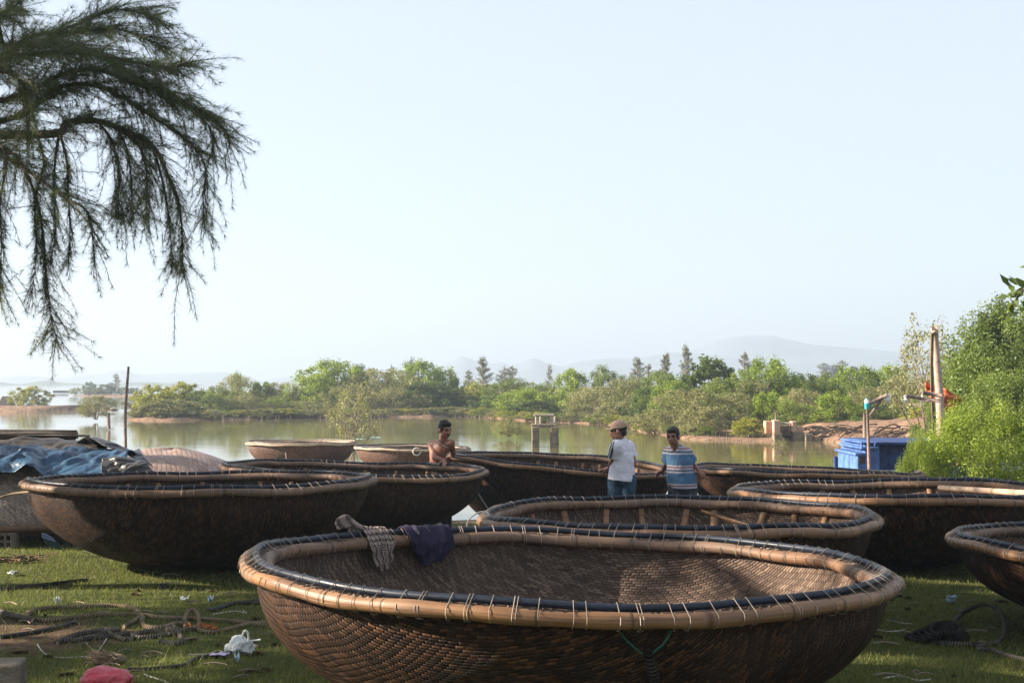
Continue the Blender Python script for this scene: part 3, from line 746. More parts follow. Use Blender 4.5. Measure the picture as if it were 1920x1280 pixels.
def conifer_mesh(name, seed, dens=1.):
    r = np.random.default_rng(seed); P, N, S, D, C = [], [], [], [], []
    nb = int(95 * dens); tr = MB(); lean = r.uniform(-.03, .03)
    tr.tube([(0, 0, -.05), (lean * .5, 0, .5), (lean, 0, 1.0)], [.014, .009, .002], 5)
    for b in range(nb):
        z = .16 + .82 * (b / nb) ** .9 + r.uniform(-.02, .02); th = r.uniform(0, 2 * PI)
        L = (.03 + .27 * (1 - z) ** .8) * r.uniform(.45, 1.25); el = r.uniform(.2, .9)
        d = np.array([math.cos(th) * math.cos(el), math.sin(th) * math.cos(el), math.sin(el)])
        base = np.array([lean * z, 0, z * .93])
        tr.tube([base, base + d * L * .5, base + d * L * .95], [.004, .003, .001], 3, caps=False)
        m = int(34 * (.4 + L * 4)); tone = r.random()
        for k in range(m):
            f = r.random() ** .7; p = base + d * L * f + r.normal(size=3) * .012 * (1.4 - f)
            dd = d + r.normal(size=3) * .45 + np.array([0, 0, -.15]); dd /= np.linalg.norm(dd)
            P.append(p + dd * .018); D.append(dd); S.append(r.uniform(.028, .065)); C.append(np.clip(tone * .6 + r.random() * .4, 0, 1))
    P = np.array(P); D = np.array(D); n = len(P); nr = unit(np.cross(D, r.normal(size=(n, 3))))
    co, q, c = leaf_quads(P, nr, np.array(S), .13, np.array(C), D)
    return mesh_np(name, co, q, c), tr.mesh('trunk')
for i in range(4):
    me, tm = conifer_mesh('crown_casuarina_%d' % i, 30 + i, [1., .8, .6, 1.2][i])
    me.materials.append(M['lf_cas']); tm.materials.append(M['bark_pale']); PROTO['cas%d' % i] = (me, tm)

SH = [(238, 787), (400, 787), (560, 784), (700, 783), (860, 780), (940, 785), (1000, 790), (1080, 793), (1160, 798), (1200, 806), (1280, 822), (1370, 826), (1440, 827), (1520, 826), (1600, 831), (1700, 834), (1800, 840), (1950, 850)]
def dshore(px):
    py = interp(px, [s[0] for s in SH], [s[1] for s in SH]); return WZ(px, py, WATER).y
GRP = {'cas': 'casuarinas rising behind the mangroves'}
def tree(key, px, top, wpx, off, label, name=None, cat='tree', group='mangroves along the far bank', base=None, d=None, rz=None):
    me, tm = PROTO[key]; d = d or dshore(px) + off
    gb = base if base is not None else WATER + (.1 if off < 3 else .2)
    p = W(px, top, d); h = max(.4, p.z - gb); wm = wpx * d / F
    nm = name or ('casuarina_tree' if key.startswith('cas') else 'mangrove_tree')
    o = empty(nm, (p.x, d, gb), label, cat, group); k_ = 2.5 if key.startswith('cas') else 1.12; o.scale = (wm * k_, wm * k_, h); o.rotation_euler.z = random.uniform(0, 6.28) if rz is None else rz
    for n_, m_ in (('trunk', tm), ('crown', me)):
        c = bpy.data.objects.new(n_, m_); COL.objects.link(c); c.parent = o
    return o
T = [
 # left point, px, top, width, metres behind the shoreline
 ('yellow', 292, 727, 84, 4, 'yellow green mangrove standing first on the left point'),
 ('yellow', 345, 722, 84, 7, 'yellowish mangrove second from the left point, just behind the first'),
 ('dark', 376, 733, 52, 4.5, 'small dark rounded mangrove between two yellowish ones'),
 ('olivelow', 320, 752, 130, 1.2, 'low grey olive bush at the tip of the left point'),
 ('olivelow', 272, 762, 60, .8, 'smallest low grey bush overhanging the water at the left point'),
 ('mid', 410, 727, 76, 9, 'mid green mangrove right of the dark rounded one'),
 ('olive2', 444, 708, 80, 9, 'olive mangrove with a raised green tip left of centre'),
 ('bright', 443, 702, 30, 13, 'narrow bright crown poking above the olive mangrove on the left'),
 ('mid2', 402, 738, 70, 3.5, 'green mangrove low in front of the mid green one on the left'),
 ('olive', 462, 742, 84, 3.5, 'grey olive mangrove at the waterline below the raised tip'),
 ('bright2', 490, 720, 72, 9, 'leafy green mangrove in the gap left of the big bright tree'),
 ('olive', 532, 718, 84, 8, 'olive mangrove just left of the big bright tree'),
 ('mid', 520, 745, 60, 3.5, 'mid green bush at the waterline under the olive mangrove'),
 ('bright', 625, 680, 128, 11, 'big bright green tree rising highest on the left half'),
 ('dark', 668, 684, 56, 14, 'dark crown at the right shoulder of the big bright tree'),
 ('bright2', 590, 706, 84, 6, 'fresh green mangrove in front of the big bright tree'),
 ('olive', 572, 752, 90, 2.5, 'olive bush at the waterline below the big bright tree'),
 ('olive', 716, 692, 140, 8, 'large rounded grey olive tree right of the big bright tree'),
 ('olive2', 650, 726, 96, 4, 'grey green mangrove low before the large olive tree'),
 ('olive2', 740, 730, 96, 4, 'olive mangrove at the foot of the large olive tree'),
 ('bright', 792, 681, 112, 9, 'tall leafy green tree behind the shirtless man'),
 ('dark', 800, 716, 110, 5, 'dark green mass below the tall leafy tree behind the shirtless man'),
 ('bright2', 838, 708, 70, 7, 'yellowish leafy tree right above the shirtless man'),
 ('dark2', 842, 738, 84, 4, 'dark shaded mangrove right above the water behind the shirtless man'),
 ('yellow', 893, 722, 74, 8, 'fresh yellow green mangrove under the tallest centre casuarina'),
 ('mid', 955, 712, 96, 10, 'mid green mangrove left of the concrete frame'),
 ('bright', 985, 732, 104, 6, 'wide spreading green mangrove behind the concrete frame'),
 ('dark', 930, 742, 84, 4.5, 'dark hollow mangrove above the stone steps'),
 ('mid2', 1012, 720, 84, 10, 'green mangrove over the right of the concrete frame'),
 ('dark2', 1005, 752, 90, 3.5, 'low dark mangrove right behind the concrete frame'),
 ('bright2', 1074, 698, 82, 9, 'bright leafy tree right of the concrete frame'),
 ('olive', 1110, 726, 96, 6, 'olive mangrove left of the man in the cap'),
 ('mid', 1136, 690, 72, 12, 'grey green crown peaking left of the man in the cap'),
 ('olivelow', 1088, 762, 64, 2, 'low olive bush at the waterline left of the man in the cap'),
 ('olive2', 1172, 716, 100, 7, 'olive mangrove over the cap of the man in white'),
 ('olivelow', 1160, 756, 90, 2.5, 'low olive bush at the waterline behind the cap'),
 ('dark', 1212, 728, 64, 7, 'small dark mangrove between the two men on the right'),
 ('mid2', 1225, 700, 110, 15, 'mid green tree behind the two men on the right'),
 ('bright', 1262, 716, 80, 10, 'fresh green mangrove above the man in the striped shirt'),
 ('dark2', 1330, 680, 118, 15, 'broad leaved dark tree with open top right of the striped shirt'),
 ('olive', 1290, 730, 124, 4, 'big pale olive mangrove leaning over water behind the striped shirt'),
 ('olivelow', 1240, 770, 96, 1.2, 'low pale olive bush dipping in the water behind the striped shirt'),
 ('olivelow', 1318, 765, 80, 1.2, 'second low pale bush at the water right of the striped shirt'),
 ('bright', 1440, 678, 116, 15, 'round domed bright green tree on the right half'),
 ('mid', 1388, 704, 84, 13, 'mid green tree left of the round domed tree'),
 ('olive2', 1372, 742, 100, 6, 'grey brown olive mangrove below the round domed tree'),
 ('bright2', 1438, 740, 82, 6, 'lively green mangrove left of the old brick sluice'),
 ('yellow', 1402, 786, 60, 1., 'low yellow olive bush at the waterline left of the brick sluice'),
 ('dark', 1512, 702, 96, 17, 'dark tree right behind the round domed tree'),
 ('olive', 1502, 730, 104, 9, 'olive green tree above the old brick sluice'),
 ('mid2', 1480, 752, 64, 4.5, 'small green mangrove right above the brick sluice'),
 ('lime', 1566, 742, 92, 5, 'yellowest rounded mangrove right of the brick sluice'),
 ('mid', 1560, 704, 90, 19, 'mid green tree behind the yellowest mangrove'),
 ('bright2', 1610, 694, 110, 19, 'wide bright green tree left of the mast'),
 ('olive', 1636, 728, 104, 9, 'olive tree above the bank of roots'),
 ('bright', 1668, 690, 92, 21, 'bright tree reaching the bare branched tree'),
 ('olive2', 1700, 712, 110, 9, 'shaded olive tree behind the lamp arms'),
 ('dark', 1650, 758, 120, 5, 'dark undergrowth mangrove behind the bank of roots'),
 ('mid', 1745, 735, 90, 8, 'mid green tree behind the orange net'),
 ('yellow', 1722, 770, 60, 4, 'low fresh bush at the right end of the bank of roots'),
 ('mid2', 1800, 700, 130, 9, 'green tree behind the mast, right of the net'),
 ('olive', 1880, 690, 150, 8, 'olive tree at the right edge behind the big leafy tree'),
 ('cas0', 905, 664, 42, 30, 'tallest centre casuarina, full and conical'),
 ('cas1', 880, 690, 30, 34, 'thin casuarina just left of the tallest centre one'),
 ('cas2', 944, 684, 46, 34, 'pale loose casuarina just right of the tallest centre one'),
 ('cas1', 963, 682, 40, 40, 'greyer casuarina second right of the tallest centre one'),
 ('cas2', 1031, 677, 20, 30, 'very thin casuarina above the concrete frame'),
 ('cas1', 848, 692, 28, 34, 'faint casuarina above the shirtless man'),
 ('cas2', 771, 664, 26, 20, 'spindly casuarina tip over the tall leafy tree'),
 ('cas2', 733, 680, 30, 18, 'spindly casuarina tip over the large olive tree'),
 ('cas0', 1196, 664, 40, 40, 'dense casuarina above the man in the cap'),
 ('cas1', 1216, 678, 34, 44, 'short casuarina between the two dense ones above the men'),
 ('cas3', 1248, 656, 38, 42, 'broad casuarina above the gap between the right men'),
 ('cas0', 1287, 640, 36, 40, 'tallest casuarina of all, above the striped shirt'),
 ('cas1', 1394, 654, 42, 38, 'leaning casuarina left of the round domed tree'),
 ('cas2', 1302, 690, 30, 46, 'stunted casuarina right of the tallest one'),
]
for i, (k, px, top, wpx, off, lab) in enumerate(T):
    tree(k, px, top, wpx, off, lab, group=GRP['cas'] if k.startswith('cas') else 'mangroves along the far bank')
for px, top, w_, lab in ((1541, 677, 34, 'hazy grey casuarina leftmost in the far right clump'), (1562, 680, 28, 'hazy casuarina second in the far right clump'), (1582, 672, 30, 'hazy casuarina tallest in the far right clump'), (1603, 684, 32, 'hazy short casuarina fourth in the far right clump'), (1618, 686, 26, 'hazy casuarina last on the right in the far clump')):
    o = tree(random.choice(['cas0', 'cas1', 'cas3']), px, top, w_ * 1.4, 0, lab, d=260, group=GRP['cas'], base=0)
random.seed(21)                                             # fillers closing the row behind
for k in range(58):
    px = lerp(255, 1960, (k + random.random()) / 58)
    yt = interp(px, [250, 400, 560, 620, 700, 800, 880, 1000, 1100, 1230, 1330, 1440, 1600, 1700, 1960], [742, 738, 732, 712, 718, 712, 738, 738, 728, 722, 716, 712, 712, 712, 700])
    tree(random.choice(['mid', 'mid2', 'dark', 'olive', 'bright', 'olive2']), px, yt + random.uniform(-3, 8), random.uniform(70, 110), random.uniform(12, 24), 'green mangrove crown half hidden in the second row', group='half hidden mangroves of the second row')
for k in range(64):                                         # low fringe on the waterline
    px = lerp(262, 1345, (k + random.random()) / 64)
    tree(random.choice(['olivelow', 'mid', 'olive2', 'yellow']), px, interp(px, [238, 860, 1000, 1160, 1280, 1440, 1700], [772, 766, 776, 780, 800, 803, 800]) + random.uniform(-5, 6), random.uniform(30, 70), random.uniform(.2, 1.6), 'knee high seedling bush at the edge of the far bank', name='mangrove_bush', cat='bush', group='seedling bushes along the far waterline', base=WATER + .08)
# water plants and islet
tree('yellow', 56, 728, 72, 0, 'lone bright green bush on the mud spit at the far left', 'mangrove_bush', 'bush', None, d=WZ(56, 768, WATER).y, base=WATER + .2)
tree('olive', 180, 742, 66, 0, 'lone grey green mangrove standing in open water', 'mangrove_tree', 'tree', None, d=WZ(180, 790, WATER).y, base=WATER + .25)
tree('olive2', 953, 781, 48, 0, 'small round mangrove in the water beside the concrete frame', 'mangrove_bush', 'bush', None, d=WZ(953, 822, WATER).y, base=WATER + .15)
tree('sparse', 662, 738, 108, 0, 'thin leaved branching shrub in the water behind the floating boats', 'mangrove_shrub', 'shrub', None, d=46, base=WATER - .05)
tree('sparse', 1463, 826, 40, 0, 'tiny twiggy seedling in the water below the brick sluice', 'mangrove_seedling', 'plant', None, d=44, base=WATER - .1)
tree('sparse', 1578, 852, 34, 0, 'tiny leafy seedling in the water left of the blue boat', 'mangrove_seedling', 'plant', None, d=36, base=WATER - .1)
dI = WZ(190, 744, WATER).y + 14
for k, px, top, w_, lab in (('mid', 142, 727, 26, 'leftmost low bush on the distant islet'), ('dark', 168, 716, 22, 'small domed tree left on the distant islet'), ('dark', 198, 720, 36, 'dark domed tree in the middle of the distant islet'), ('cas1', 216, 698, 22, 'slim casuarina on the distant islet'), ('mid', 228, 726, 34, 'green bush right of the islet casuarina'), ('dark', 250, 727, 28, 'rightmost dark bush on the distant islet'), ('olive', 180, 730, 50, 'low olive scrub along the front of the distant islet')):
    tree(k, px, top, w_, 0, lab, group='vegetation on the distant islet', d=dI, base=WATER + .3)
# trees close on the right
tree('sparse', 1735, 622, 150, 0, 'half bare pale tree with spreading twigs behind the mast', 'bare_tree', 'tree', None, d=44, base=WATER + .4)
me, cs = crown_mesh('crown_leafy', 300, 190, .085, .023, 41, zlo=.12, zc=.5, lob=.42, core=.25, spiky=.35); me.materials.append(M['lf_tree'])
tm = trunk_mesh(cs, 41, .02, 8); tm.materials.append(M['bark']); PROTO['leafy'] = (me, tm)
tree('leafy', 1915, 590, 290, 0, 'big leafy green tree at the right edge above the lime bush', 'broadleaf_tree', 'tree', None, d=33, base=-.4)
for px_, top_, w_, d_, lab_ in ((1842, 662, 150, 38, 'rounded green tree between the mast and the big leafy tree'), (1975, 612, 230, 37, 'green tree cut by the right edge behind the big leafy tree'), (1800, 706, 120, 36, 'lower green tree filling in behind the orange net'), (1890, 716, 170, 30, 'green thicket right above the lime bush')):
    tree('leafy', px_, top_, w_, 0, lab_, 'broadleaf_tree', 'tree', None, d=d_, base=-.45)
me, cs = crown_mesh('crown_bush', 320, 170, .072, .021, 43, zlo=.02, zc=.45, lob=.3, core=.35, spiky=.3, aspect=.42, up=.8); me.materials.append(M['lf_lime'])
tm = trunk_mesh(cs, 43, .012, 10); tm.materials.append(M['bark']); PROTO['limebush'] = (me, tm)
tree('limebush', 1835, 778, 250, 0, 'lime green bush in full sun right of the blue boat', 'leafy_bush', 'bush', None, d=20.5, base=-.62)
tree('limebush', 1722, 826, 70, 0, 'low sprig of lime bush in front of the blue cabin', 'leafy_bush', 'bush', None, d=20, base=-.62, rz=2.)
# leafy twig reaching in at the right edge
mb = MB(); tw = spline([W(2010, 520, 12), W(1950, 535, 12), W(1912, 548, 12), W(1906, 575, 12)], 6)
root = empty('broadleaf_twig', tw[0], 'dark leafy twig reaching in at the right edge under the sky', 'twig')
mb.tube(tw, .008, 5); part('stem', mb, M['bark'], root)
n = 46; t_ = rng.integers(4, len(tw), n); pos = np.array([tuple(tw[i]) for i in t_]) + rng.normal(size=(n, 3)) * .07
co_, q_, c_ = leaf_quads(pos, unit(rng.normal(size=(n, 3)) + np.array([0, -.6, .4])), rng.uniform(.10, .16, n), .45, rng.random(n))
me = mesh_np('leaves', co_ - np.array(tuple(tw[0])), q_, c_); link('leaves', me, M['lf_dark'], root, False)['kind'] = 'stuff'

# ---- near casuarina: limbs drawn through the air from a trunk beyond the left edge
def needles_mesh(strands, per, ln, wd, r, spread=.33, droop=.25):
    P, D, S, C = [], [], [], []
    for st, tone in strands:
        A = np.array([tuple(p) for p in st]); d = unit(np.gradient(A, axis=0)); m = len(A)
        k = m * per; i = np.repeat(np.arange(m), per); fr = r.random((k, 1))
        j = np.minimum(i + 1, m - 1); base = A[i] * (1 - fr) + A[j] * fr
        dd = unit(d[i] + r.normal(size=(k, 3)) * spread + np.array([0, 0, -droop]))
        L = ln * r.uniform(.5, 1.2, k) * np.clip(1.15 - .5 * i / m, .4, 1.2)
        P.append(base + dd * L[:, None] * .5); D.append(dd); S.append(L); C.append(np.clip(tone * .55 + r.random(k) * .45, 0, 1))
    P = np.concatenate(P); D = np.concatenate(D); S = np.concatenate(S); C = np.concatenate(C)
    nr = unit(np.cross(D, r.normal(size=D.shape)))
    n = len(P); a = D; b = np.cross(nr, a); s = S[:, None]
    co = np.stack([P - a * s * .5 - b * wd * .5, P - a * s * .5 + b * wd * .5, P + a * s * .5], 1).reshape(-1, 3)
    return co, np.arange(n * 3).reshape(n, 3), C
def strand(p, d, L, r, g, step=.045):
    p = Vector(p); d = Vector(d).normalized(); out = [p.copy()]; n = max(3, int(L / step))
    for k in range(n):
        d = (d + Vector((r.gauss(0, .07), r.gauss(0, .07), r.gauss(0, .05) - g * (.4 + k / n)))).normalized()
        p = p + d * step; out.append(p.copy())
    return out
TRX = (-6.1, 9.6)
cas = empty('casuarina_tree', (TRX[0], TRX[1], 0), 'drooping dark green casuarina hanging in from the upper left', 'tree')
r_ = random.Random(5); nr_ = np.random.default_rng(6)
ZS = 1.829
limbs = [
 (9.2, [(-700, 620), (-300, 500), (0, 465), (110, 462), (205, 455), (232, 420), (330, 415), (450, 452), (545, 505), (600, 600), (640, 690), (655, 800), (655, 930)], .034),
 (9.0, [(-700, 500), (-200, 260), (10, 195), (60, 155), (160, 150), (300, 170), (450, 250), (600, 330), (740, 385), (800, 430), (840, 490)], .030),
 (9.5, [(60, 155), (160, 150), (200, 110), (290, 75), (390, 35), (480, 40), (565, 68)], .016),
 (8.7, [(-600, 420), (-100, 230), (150, 180), (330, 190), (480, 215), (600, 230), (690, 213)], .018),
 (9.6, [(-500, 300), (-60, 80), (20, 160), (120, 120), (260, 110), (400, 100), (500, 130), (590, 165)], .016),
 (8.8, [(-500, 600), (-60, 500), (30, 545), (130, 610), (220, 675), (290, 715), (310, 770), (325, 880)], .016),
 (9.3, [(-300, 480), (60, 400), (150, 330), (200, 300), (300, 290), (420, 330), (540, 400), (660, 470), (740, 560), (735, 680), (740, 780)], .020),
 (9.0, [(-300, 420), (60, 330), (200, 260), (330, 240), (480, 290), (590, 310), (680, 360), (760, 440), (775, 530)], .018),
 (9.1, [(-400, 560), (0, 520), (80, 580), (130, 700), (150, 830), (160, 950), (175, 1080), (200, 1180)], .013),
 (8.6, [(-300, 350), (-40, 250), (60, 270), (90, 330), (95, 440)], .016),
 (9.4, [(-500, 100), (-60, 60), (20, 40), (60, 10), (80, -40)], .014),
 (9.1, [(330, 415), (380, 470), (410, 560), (412, 680), (412, 745)], .008),
 (9.3, [(400, 430), (440, 500), (460, 600), (464, 700), (464, 755)], .008),
 (9.0, [(450, 450), (500, 520), (522, 610), (520, 700), (523, 745)], .009),
 (9.2, [(205, 455), (190, 540), (185, 680), (190, 800), (170, 900)], .010),
 (9.1, [(130, 470), (150, 560), (120, 700), (125, 860), (110, 1000)], .008),
 (8.9, [(0, 490), (20, 560), (0, 700), (5, 830), (0, 960)], .010),
 (9.0, [(205, 455), (230, 560), (235, 680), (240, 800), (235, 900)], .009),
 (9.2, [(545, 505), (580, 620), (600, 720), (612, 830), (620, 900)], .009),
 (9.1, [(-300, 700), (-60, 560), (-20, 640), (-30, 800), (0, 980)], .010),
]
strands = []
for li, (d, pts, rad) in enumerate(limbs):
    P = spline([W((x if x < 350 else 350 + (x - 350) * .90) / ZS, y / ZS, d + .25 * math.sin(k * 1.3 + li)) for k, (x, y) in enumerate(pts)], 9)
    if li < 2 or pts[0][0] <= -300: P = [Vector((TRX[0], TRX[1], max(1.4, P[0].z - .6)))] + P
    n = len(P); mb = MB(); mb.tube(P, [max(.0025, rad * (1 - k / n) ** .8) for k in range(n)], 6)
    part('limb', mb, M['bark'], cas)
    s = 0; hang = pts[-1][1] - pts[0][1] > 350 and abs(pts[-1][0] - pts[0][0]) < 260
    for k in range(1, n):
        seg = (P[k] - P[k - 1]); L = seg.length; s += L
        px = 960 + P[k].x / P[k].y * F
        if px < -260: continue
        t = seg.normalized(); cnt = (1 if not hang else .8) * L / (.0155 if k > n * .25 else .021)
        py_ = 715 - (P[k].z - CAM.z) / P[k].y * F
        cnt *= 1.25 if (py_ < 235 and px < 330 and not hang) else (.62 if hang else .8)
        for q in range(int(cnt) + (r_.random() < cnt % 1)):
            f = k / n
            sd_ = Vector((r_.gauss(0, .5), r_.gauss(0, .8), r_.gauss(.1, .45)))
            dirv = t * (1.0 if not hang else .9) + sd_ * (.62 if not hang else .35)
            ln_ = r_.uniform(.10, .52) * (1.15 - .4 * f) if not hang else r_.uniform(.06, .20)
            strands.append((strand(P[k] - seg * r_.random(), dirv, ln_, r_, .055 if not hang else .16), r_.random()))
            if not hang and r_.random() < .045 and f > .2:
                strands.append((strand(P[k], t * .5 + Vector((r_.gauss(0, .2), r_.gauss(0, .3), -.5)), r_.uniform(.35, .75), r_, .3), r_.random() * .7))
    strands.append((P[int(n * .3):], .3))
mb = MB()
for st, tone in strands:
    if r_.random() < .6: mb.tube(st, [max(.0012, .0034 * (1 - k / len(st))) for k in range(len(st))], 3, caps=False)
part('twigs', mb, M['bark'], cas)['kind'] = 'stuff'
co_, q_, c_ = needles_mesh(strands, 10, .082, .0023, nr_, .55, .08)
me = mesh_np('needles', co_ - np.array([TRX[0], TRX[1], 0]), q_, c_); link('needles', me, M['lf_casnear'], cas, False)['kind'] = 'stuff'
print('near needles', len(q_), 'strands', len(strands))
def big_casuarina(root, x, y, h, R, seed, dens=1., zlo=2.2, trunk=True, keep=None):
    r = random.Random(seed); nr = np.random.default_rng(seed); st = []
    mb = MB(); top = Vector((x + r.uniform(-.4, .4), y, h)); base = Vector((x, y, 0))
    mb.tube([base - Vector((0, 0, .3)), base.lerp(top, .5) + Vector((.15, 0, 0)), top], [.19, .12, .03], 9)
    part('trunk', mb, M['bark'], root)
    lm = MB()
    for b in range(int(26 * dens)):
        z = r.uniform(zlo, h * .95); th = r.uniform(0, 2 * PI); L = R * (1 - ((z - zlo) / (h - zlo)) ** 1.5 * .75) * r.uniform(.6, 1.1)
        p0 = base.lerp(top, z / h); P = strand(p0, (math.cos(th), math.sin(th), r.uniform(.1, .6)), L, r, .055, .2)
        if keep and any(keep(p) for p in P): continue
        lm.tube(P, [max(.006, .045 * (1 - k / len(P))) for k in range(len(P))], 5)
        for k in range(1, len(P)):
            for q in range(5):
                S = strand(P[k], (P[k] - P[k - 1]).normalized() + Vector((r.gauss(0, .5), r.gauss(0, .5), r.gauss(0, .4))), r.uniform(.3, .9), r, .14, .1)
                if keep and any(keep(p) for p in S): continue
                st.append((S, r.random()))
    part('limbs', lm, M['bark'], root)['kind'] = 'stuff'
    co, q, c = needles_mesh(st, 10, .20, .011, nr, .4)
    o = link('crown', mesh_np('crown', co - np.array(tuple(root.location)), q, c), M['lf_casnear'], root, False); o['kind'] = 'stuff'
def inframe(p): return p.y > .5 and (p.x > -.372 * p.y - .15) and abs(p.x) < .4 * p.y
big_casuarina(cas, TRX[0], TRX[1], 7.5, 2.6, 61, SHADE_DENS, keep=inframe)
for i, (x, y, h, R, zl) in enumerate(SHADE):
    o = empty('casuarina_tree', (x, y, 0), 'tall casuarina of the grove beyond the left edge of the picture', 'tree', 'casuarinas shading the boats from beyond the left edge')
    big_casuarina(o, x, y, h, R, 70 + i, SHADE_DENS, zl, keep=inframe)

# ---- grass
def grass():
    n = 420000
    y = 7.2 + (rng.random(n) ** 1.5) * 16.; x = (rng.random(n) - .5) * 2 * (.37 * y + .3)
    patch = np.array([mnoise.noise(Vector((a * 1.3, b * 1.3, 2))) for a, b in zip(x[::20], y[::20])]).repeat(20)[:n]
    dirt = ((x + 3.0) / .85) ** 2 + ((y - 9.0) / .6) ** 2
    keep = (rng.random(n) < .66 + 1.1 * patch) & ((dirt + 2.2 * patch > .9) | (rng.random(n) < .06)) & (y < 22.3)
    for B in BOATS.values():
        if B.c.y < 20: keep &= ((x - B.c.x) ** 2 + (y - B.c.y) ** 2) > (.42 * B.R) ** 2
    x, y = x[keep], y[keep]; n = len(x)
    z = np.array([gz(a, b) for a, b in zip(x, y)])
    h = rng.uniform(.012, .042, n) * np.clip(.8 + .5 * rng.normal(size=n) * .4, .4, 2.) ; h[rng.random(n) < .03] *= 2.3
    th = rng.uniform(0, 2 * PI, n); w = rng.uniform(.0016, .0034, n) * (1 + .06 * (y - 7)); ln = rng.normal(size=(n, 2)) * .6 * h[:, None]
    bx, by = np.cos(th) * w, np.sin(th) * w
    co = np.stack([np.stack([x - bx, y - by, z - .004], 1), np.stack([x + bx, y + by, z - .004], 1), np.stack([x + ln[:, 0], y + ln[:, 1], z + h], 1)], 1).reshape(-1, 3)
    me = mesh_np('grass', co, np.arange(n * 3).reshape(n, 3), rng.random(n))
    o = link('grass', me, M['grass'], None, False); tag(o, 'short trampled grass around the boats', 'grass', kind='stuff'); print('grass', n)
grass()

# ------------------------------------------------------------------ left: overturned boats, tarpaulins, poles
def overturned(name, c, R, z0, H, mat, label, tilt=(0, 0), rim=True, seed=0):
    root = empty(name, (c[0], c[1], z0), label, 'boat', 'overturned basket boats on the left')
    mb = MB(); NA, NT_ = 96, 22; vs, uvs = [], []
    Rm = Matrix.Rotation(tilt[0], 3, 'X') @ Matrix.Rotation(tilt[1], 3, 'Y')
    def P(a, t, off=0):
        r = (R + off) * max(0, 1 - t ** 2.2) ** .5; z = t * (H + off) + .012 * math.sin(3 * a + t * 4)
        return Vector((c[0], c[1], z0)) + Rm @ Vector((r * math.cos(a), r * math.sin(a), z))
    for i in range(NA + 1):
        a = 2 * PI * i / NA; arc = 0; col = []; pv = None
        for k in range(NT_, -1, -1):
            t = 1 - (1 - k / NT_) ** 1.6; p = P(a, t)
            if pv is not None: arc += (p - pv).length
            pv = p; col.append((p, arc))
        for p, s in reversed(col): vs.append(p); uvs.append((s * math.cos(a + .5), s * math.sin(a + .5)))
    m = NT_ + 1
    mb.add(vs, [(i * m + k, (i + 1) * m + k, (i + 1) * m + k + 1, i * m + k + 1) for i in range(NA) for k in range(NT_)], uvs)
    part('hull', mb, M[mat], root)
    if rim:
        for q, (dr, dz, rr) in enumerate(((.05, .04, .035), (-.05, .0, .033))):
            mb = MB(); mb.tube([Vector((c[0], c[1], z0)) + Rm @ Vector(((R + dr) * math.cos(k * PI / 60), (R + dr) * math.sin(k * PI / 60), dz)) for k in range(120)], rr, 9, closed=True)
            part('outer_hoop' if q == 0 else 'inner_hoop', mb, M['bamboo_brown'], root)
    return P
HC = W(40, 900, 15.6)
PH = overturned('basket_boat', (HC.x, HC.y), 1.45, gz(HC.x, 14.5) + .16, .80, 'hull_pale', 'pale weathered boat lying upside down under the blue tarpaulin')
DC = W(318, 860, 19.6)
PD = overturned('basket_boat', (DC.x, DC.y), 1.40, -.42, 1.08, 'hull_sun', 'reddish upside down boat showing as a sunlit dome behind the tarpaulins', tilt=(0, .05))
def dome_z(x, y):
    r = math.hypot(x - HC.x, y - HC.y) / 1.47
    return (gz(HC.x, 14.5) + .16) + .80 * (max(0, 1 - r * r)) ** (1 / 2.2) if r < 1 else gz(HC.x, 14.5) + .16
def tarp(name, poly_top, poly_bot, d0, d1, mat, label, seed, lift=.03, amp=.05, edge=.4, thick=.004):
    """a sheet from an upper edge (far) to a lower hanging edge (near), with folds"""
    mb = MB(); NU, NV = 90, 40
    tx = [p[0] for p in poly_top]; ty = [p[1] for p in poly_top]; bx = [p[0] for p in poly_bot]; by = [p[1] for p in poly_bot]
    vs, uvs = [], []
    for i in range(NU + 1):
        u = i / NU
        pxt = lerp(tx[0], tx[-1], u); pyt = interp(pxt, tx, ty); pxb = lerp(bx[0], bx[-1], u); pyb = interp(pxb, bx, by)
        A = W(pxt, pyt, d1); Bp = W(pxb, pyb, d0)
        for j in range(NV + 1):
            v = j / NV; p = A.lerp(Bp, v); p.z += .10 * math.sin(PI * v) * (1 - edge)
            p.y -= .16 * math.sin(PI * v * .9)
            w_ = Vector((p.x * 2.0 + v * .5 + seed, v * 1.1, seed * .7)); w_ = w_ + mnoise.noise_vector(w_ * 1.3) * .25
            va = mnoise.voronoi(w_ * 1.3)[0]; vb = mnoise.voronoi(w_ * 3.3 + Vector((3, 1, 0)))[0]; f1 = min(.55, va[1] - va[0]); f2 = min(.5, vb[1] - vb[0])
            f = amp * (1.5 * f1 + .75 * f2 - .5) * (.45 + .55 * math.sin(PI * min(1, .12 + v * .9)))
            vs.append((p.x + f * .15, p.y - f * 1.1, p.z + f * .55)); uvs.append((u * 3, v))
    m = NV + 1
    mb.add(vs, [(i * m + j, i * m + j + 1, (i + 1) * m + j + 1, (i + 1) * m + j) for i in range(NU) for j in range(NV)], uvs)
    o = single(name, mb, M[mat], label, 'tarpaulin')
    s = o.modifiers.new('thick', 'SOLIDIFY'); s.thickness = thick
    return o
tarp('blue_tarpaulin', [(-120, 826), (0, 832), (60, 838), (110, 834), (170, 838), (215, 840), (262, 846)],
     [(-120, 880), (0, 882), (30, 882), (52, 868), (66, 872), (84, 892), (130, 894), (190, 890), (200, 884), (236, 870)], 14.35, 15.5, 'tarp_blue', 'crumpled blue tarpaulin draped over the upside down boat', 3, amp=.13)
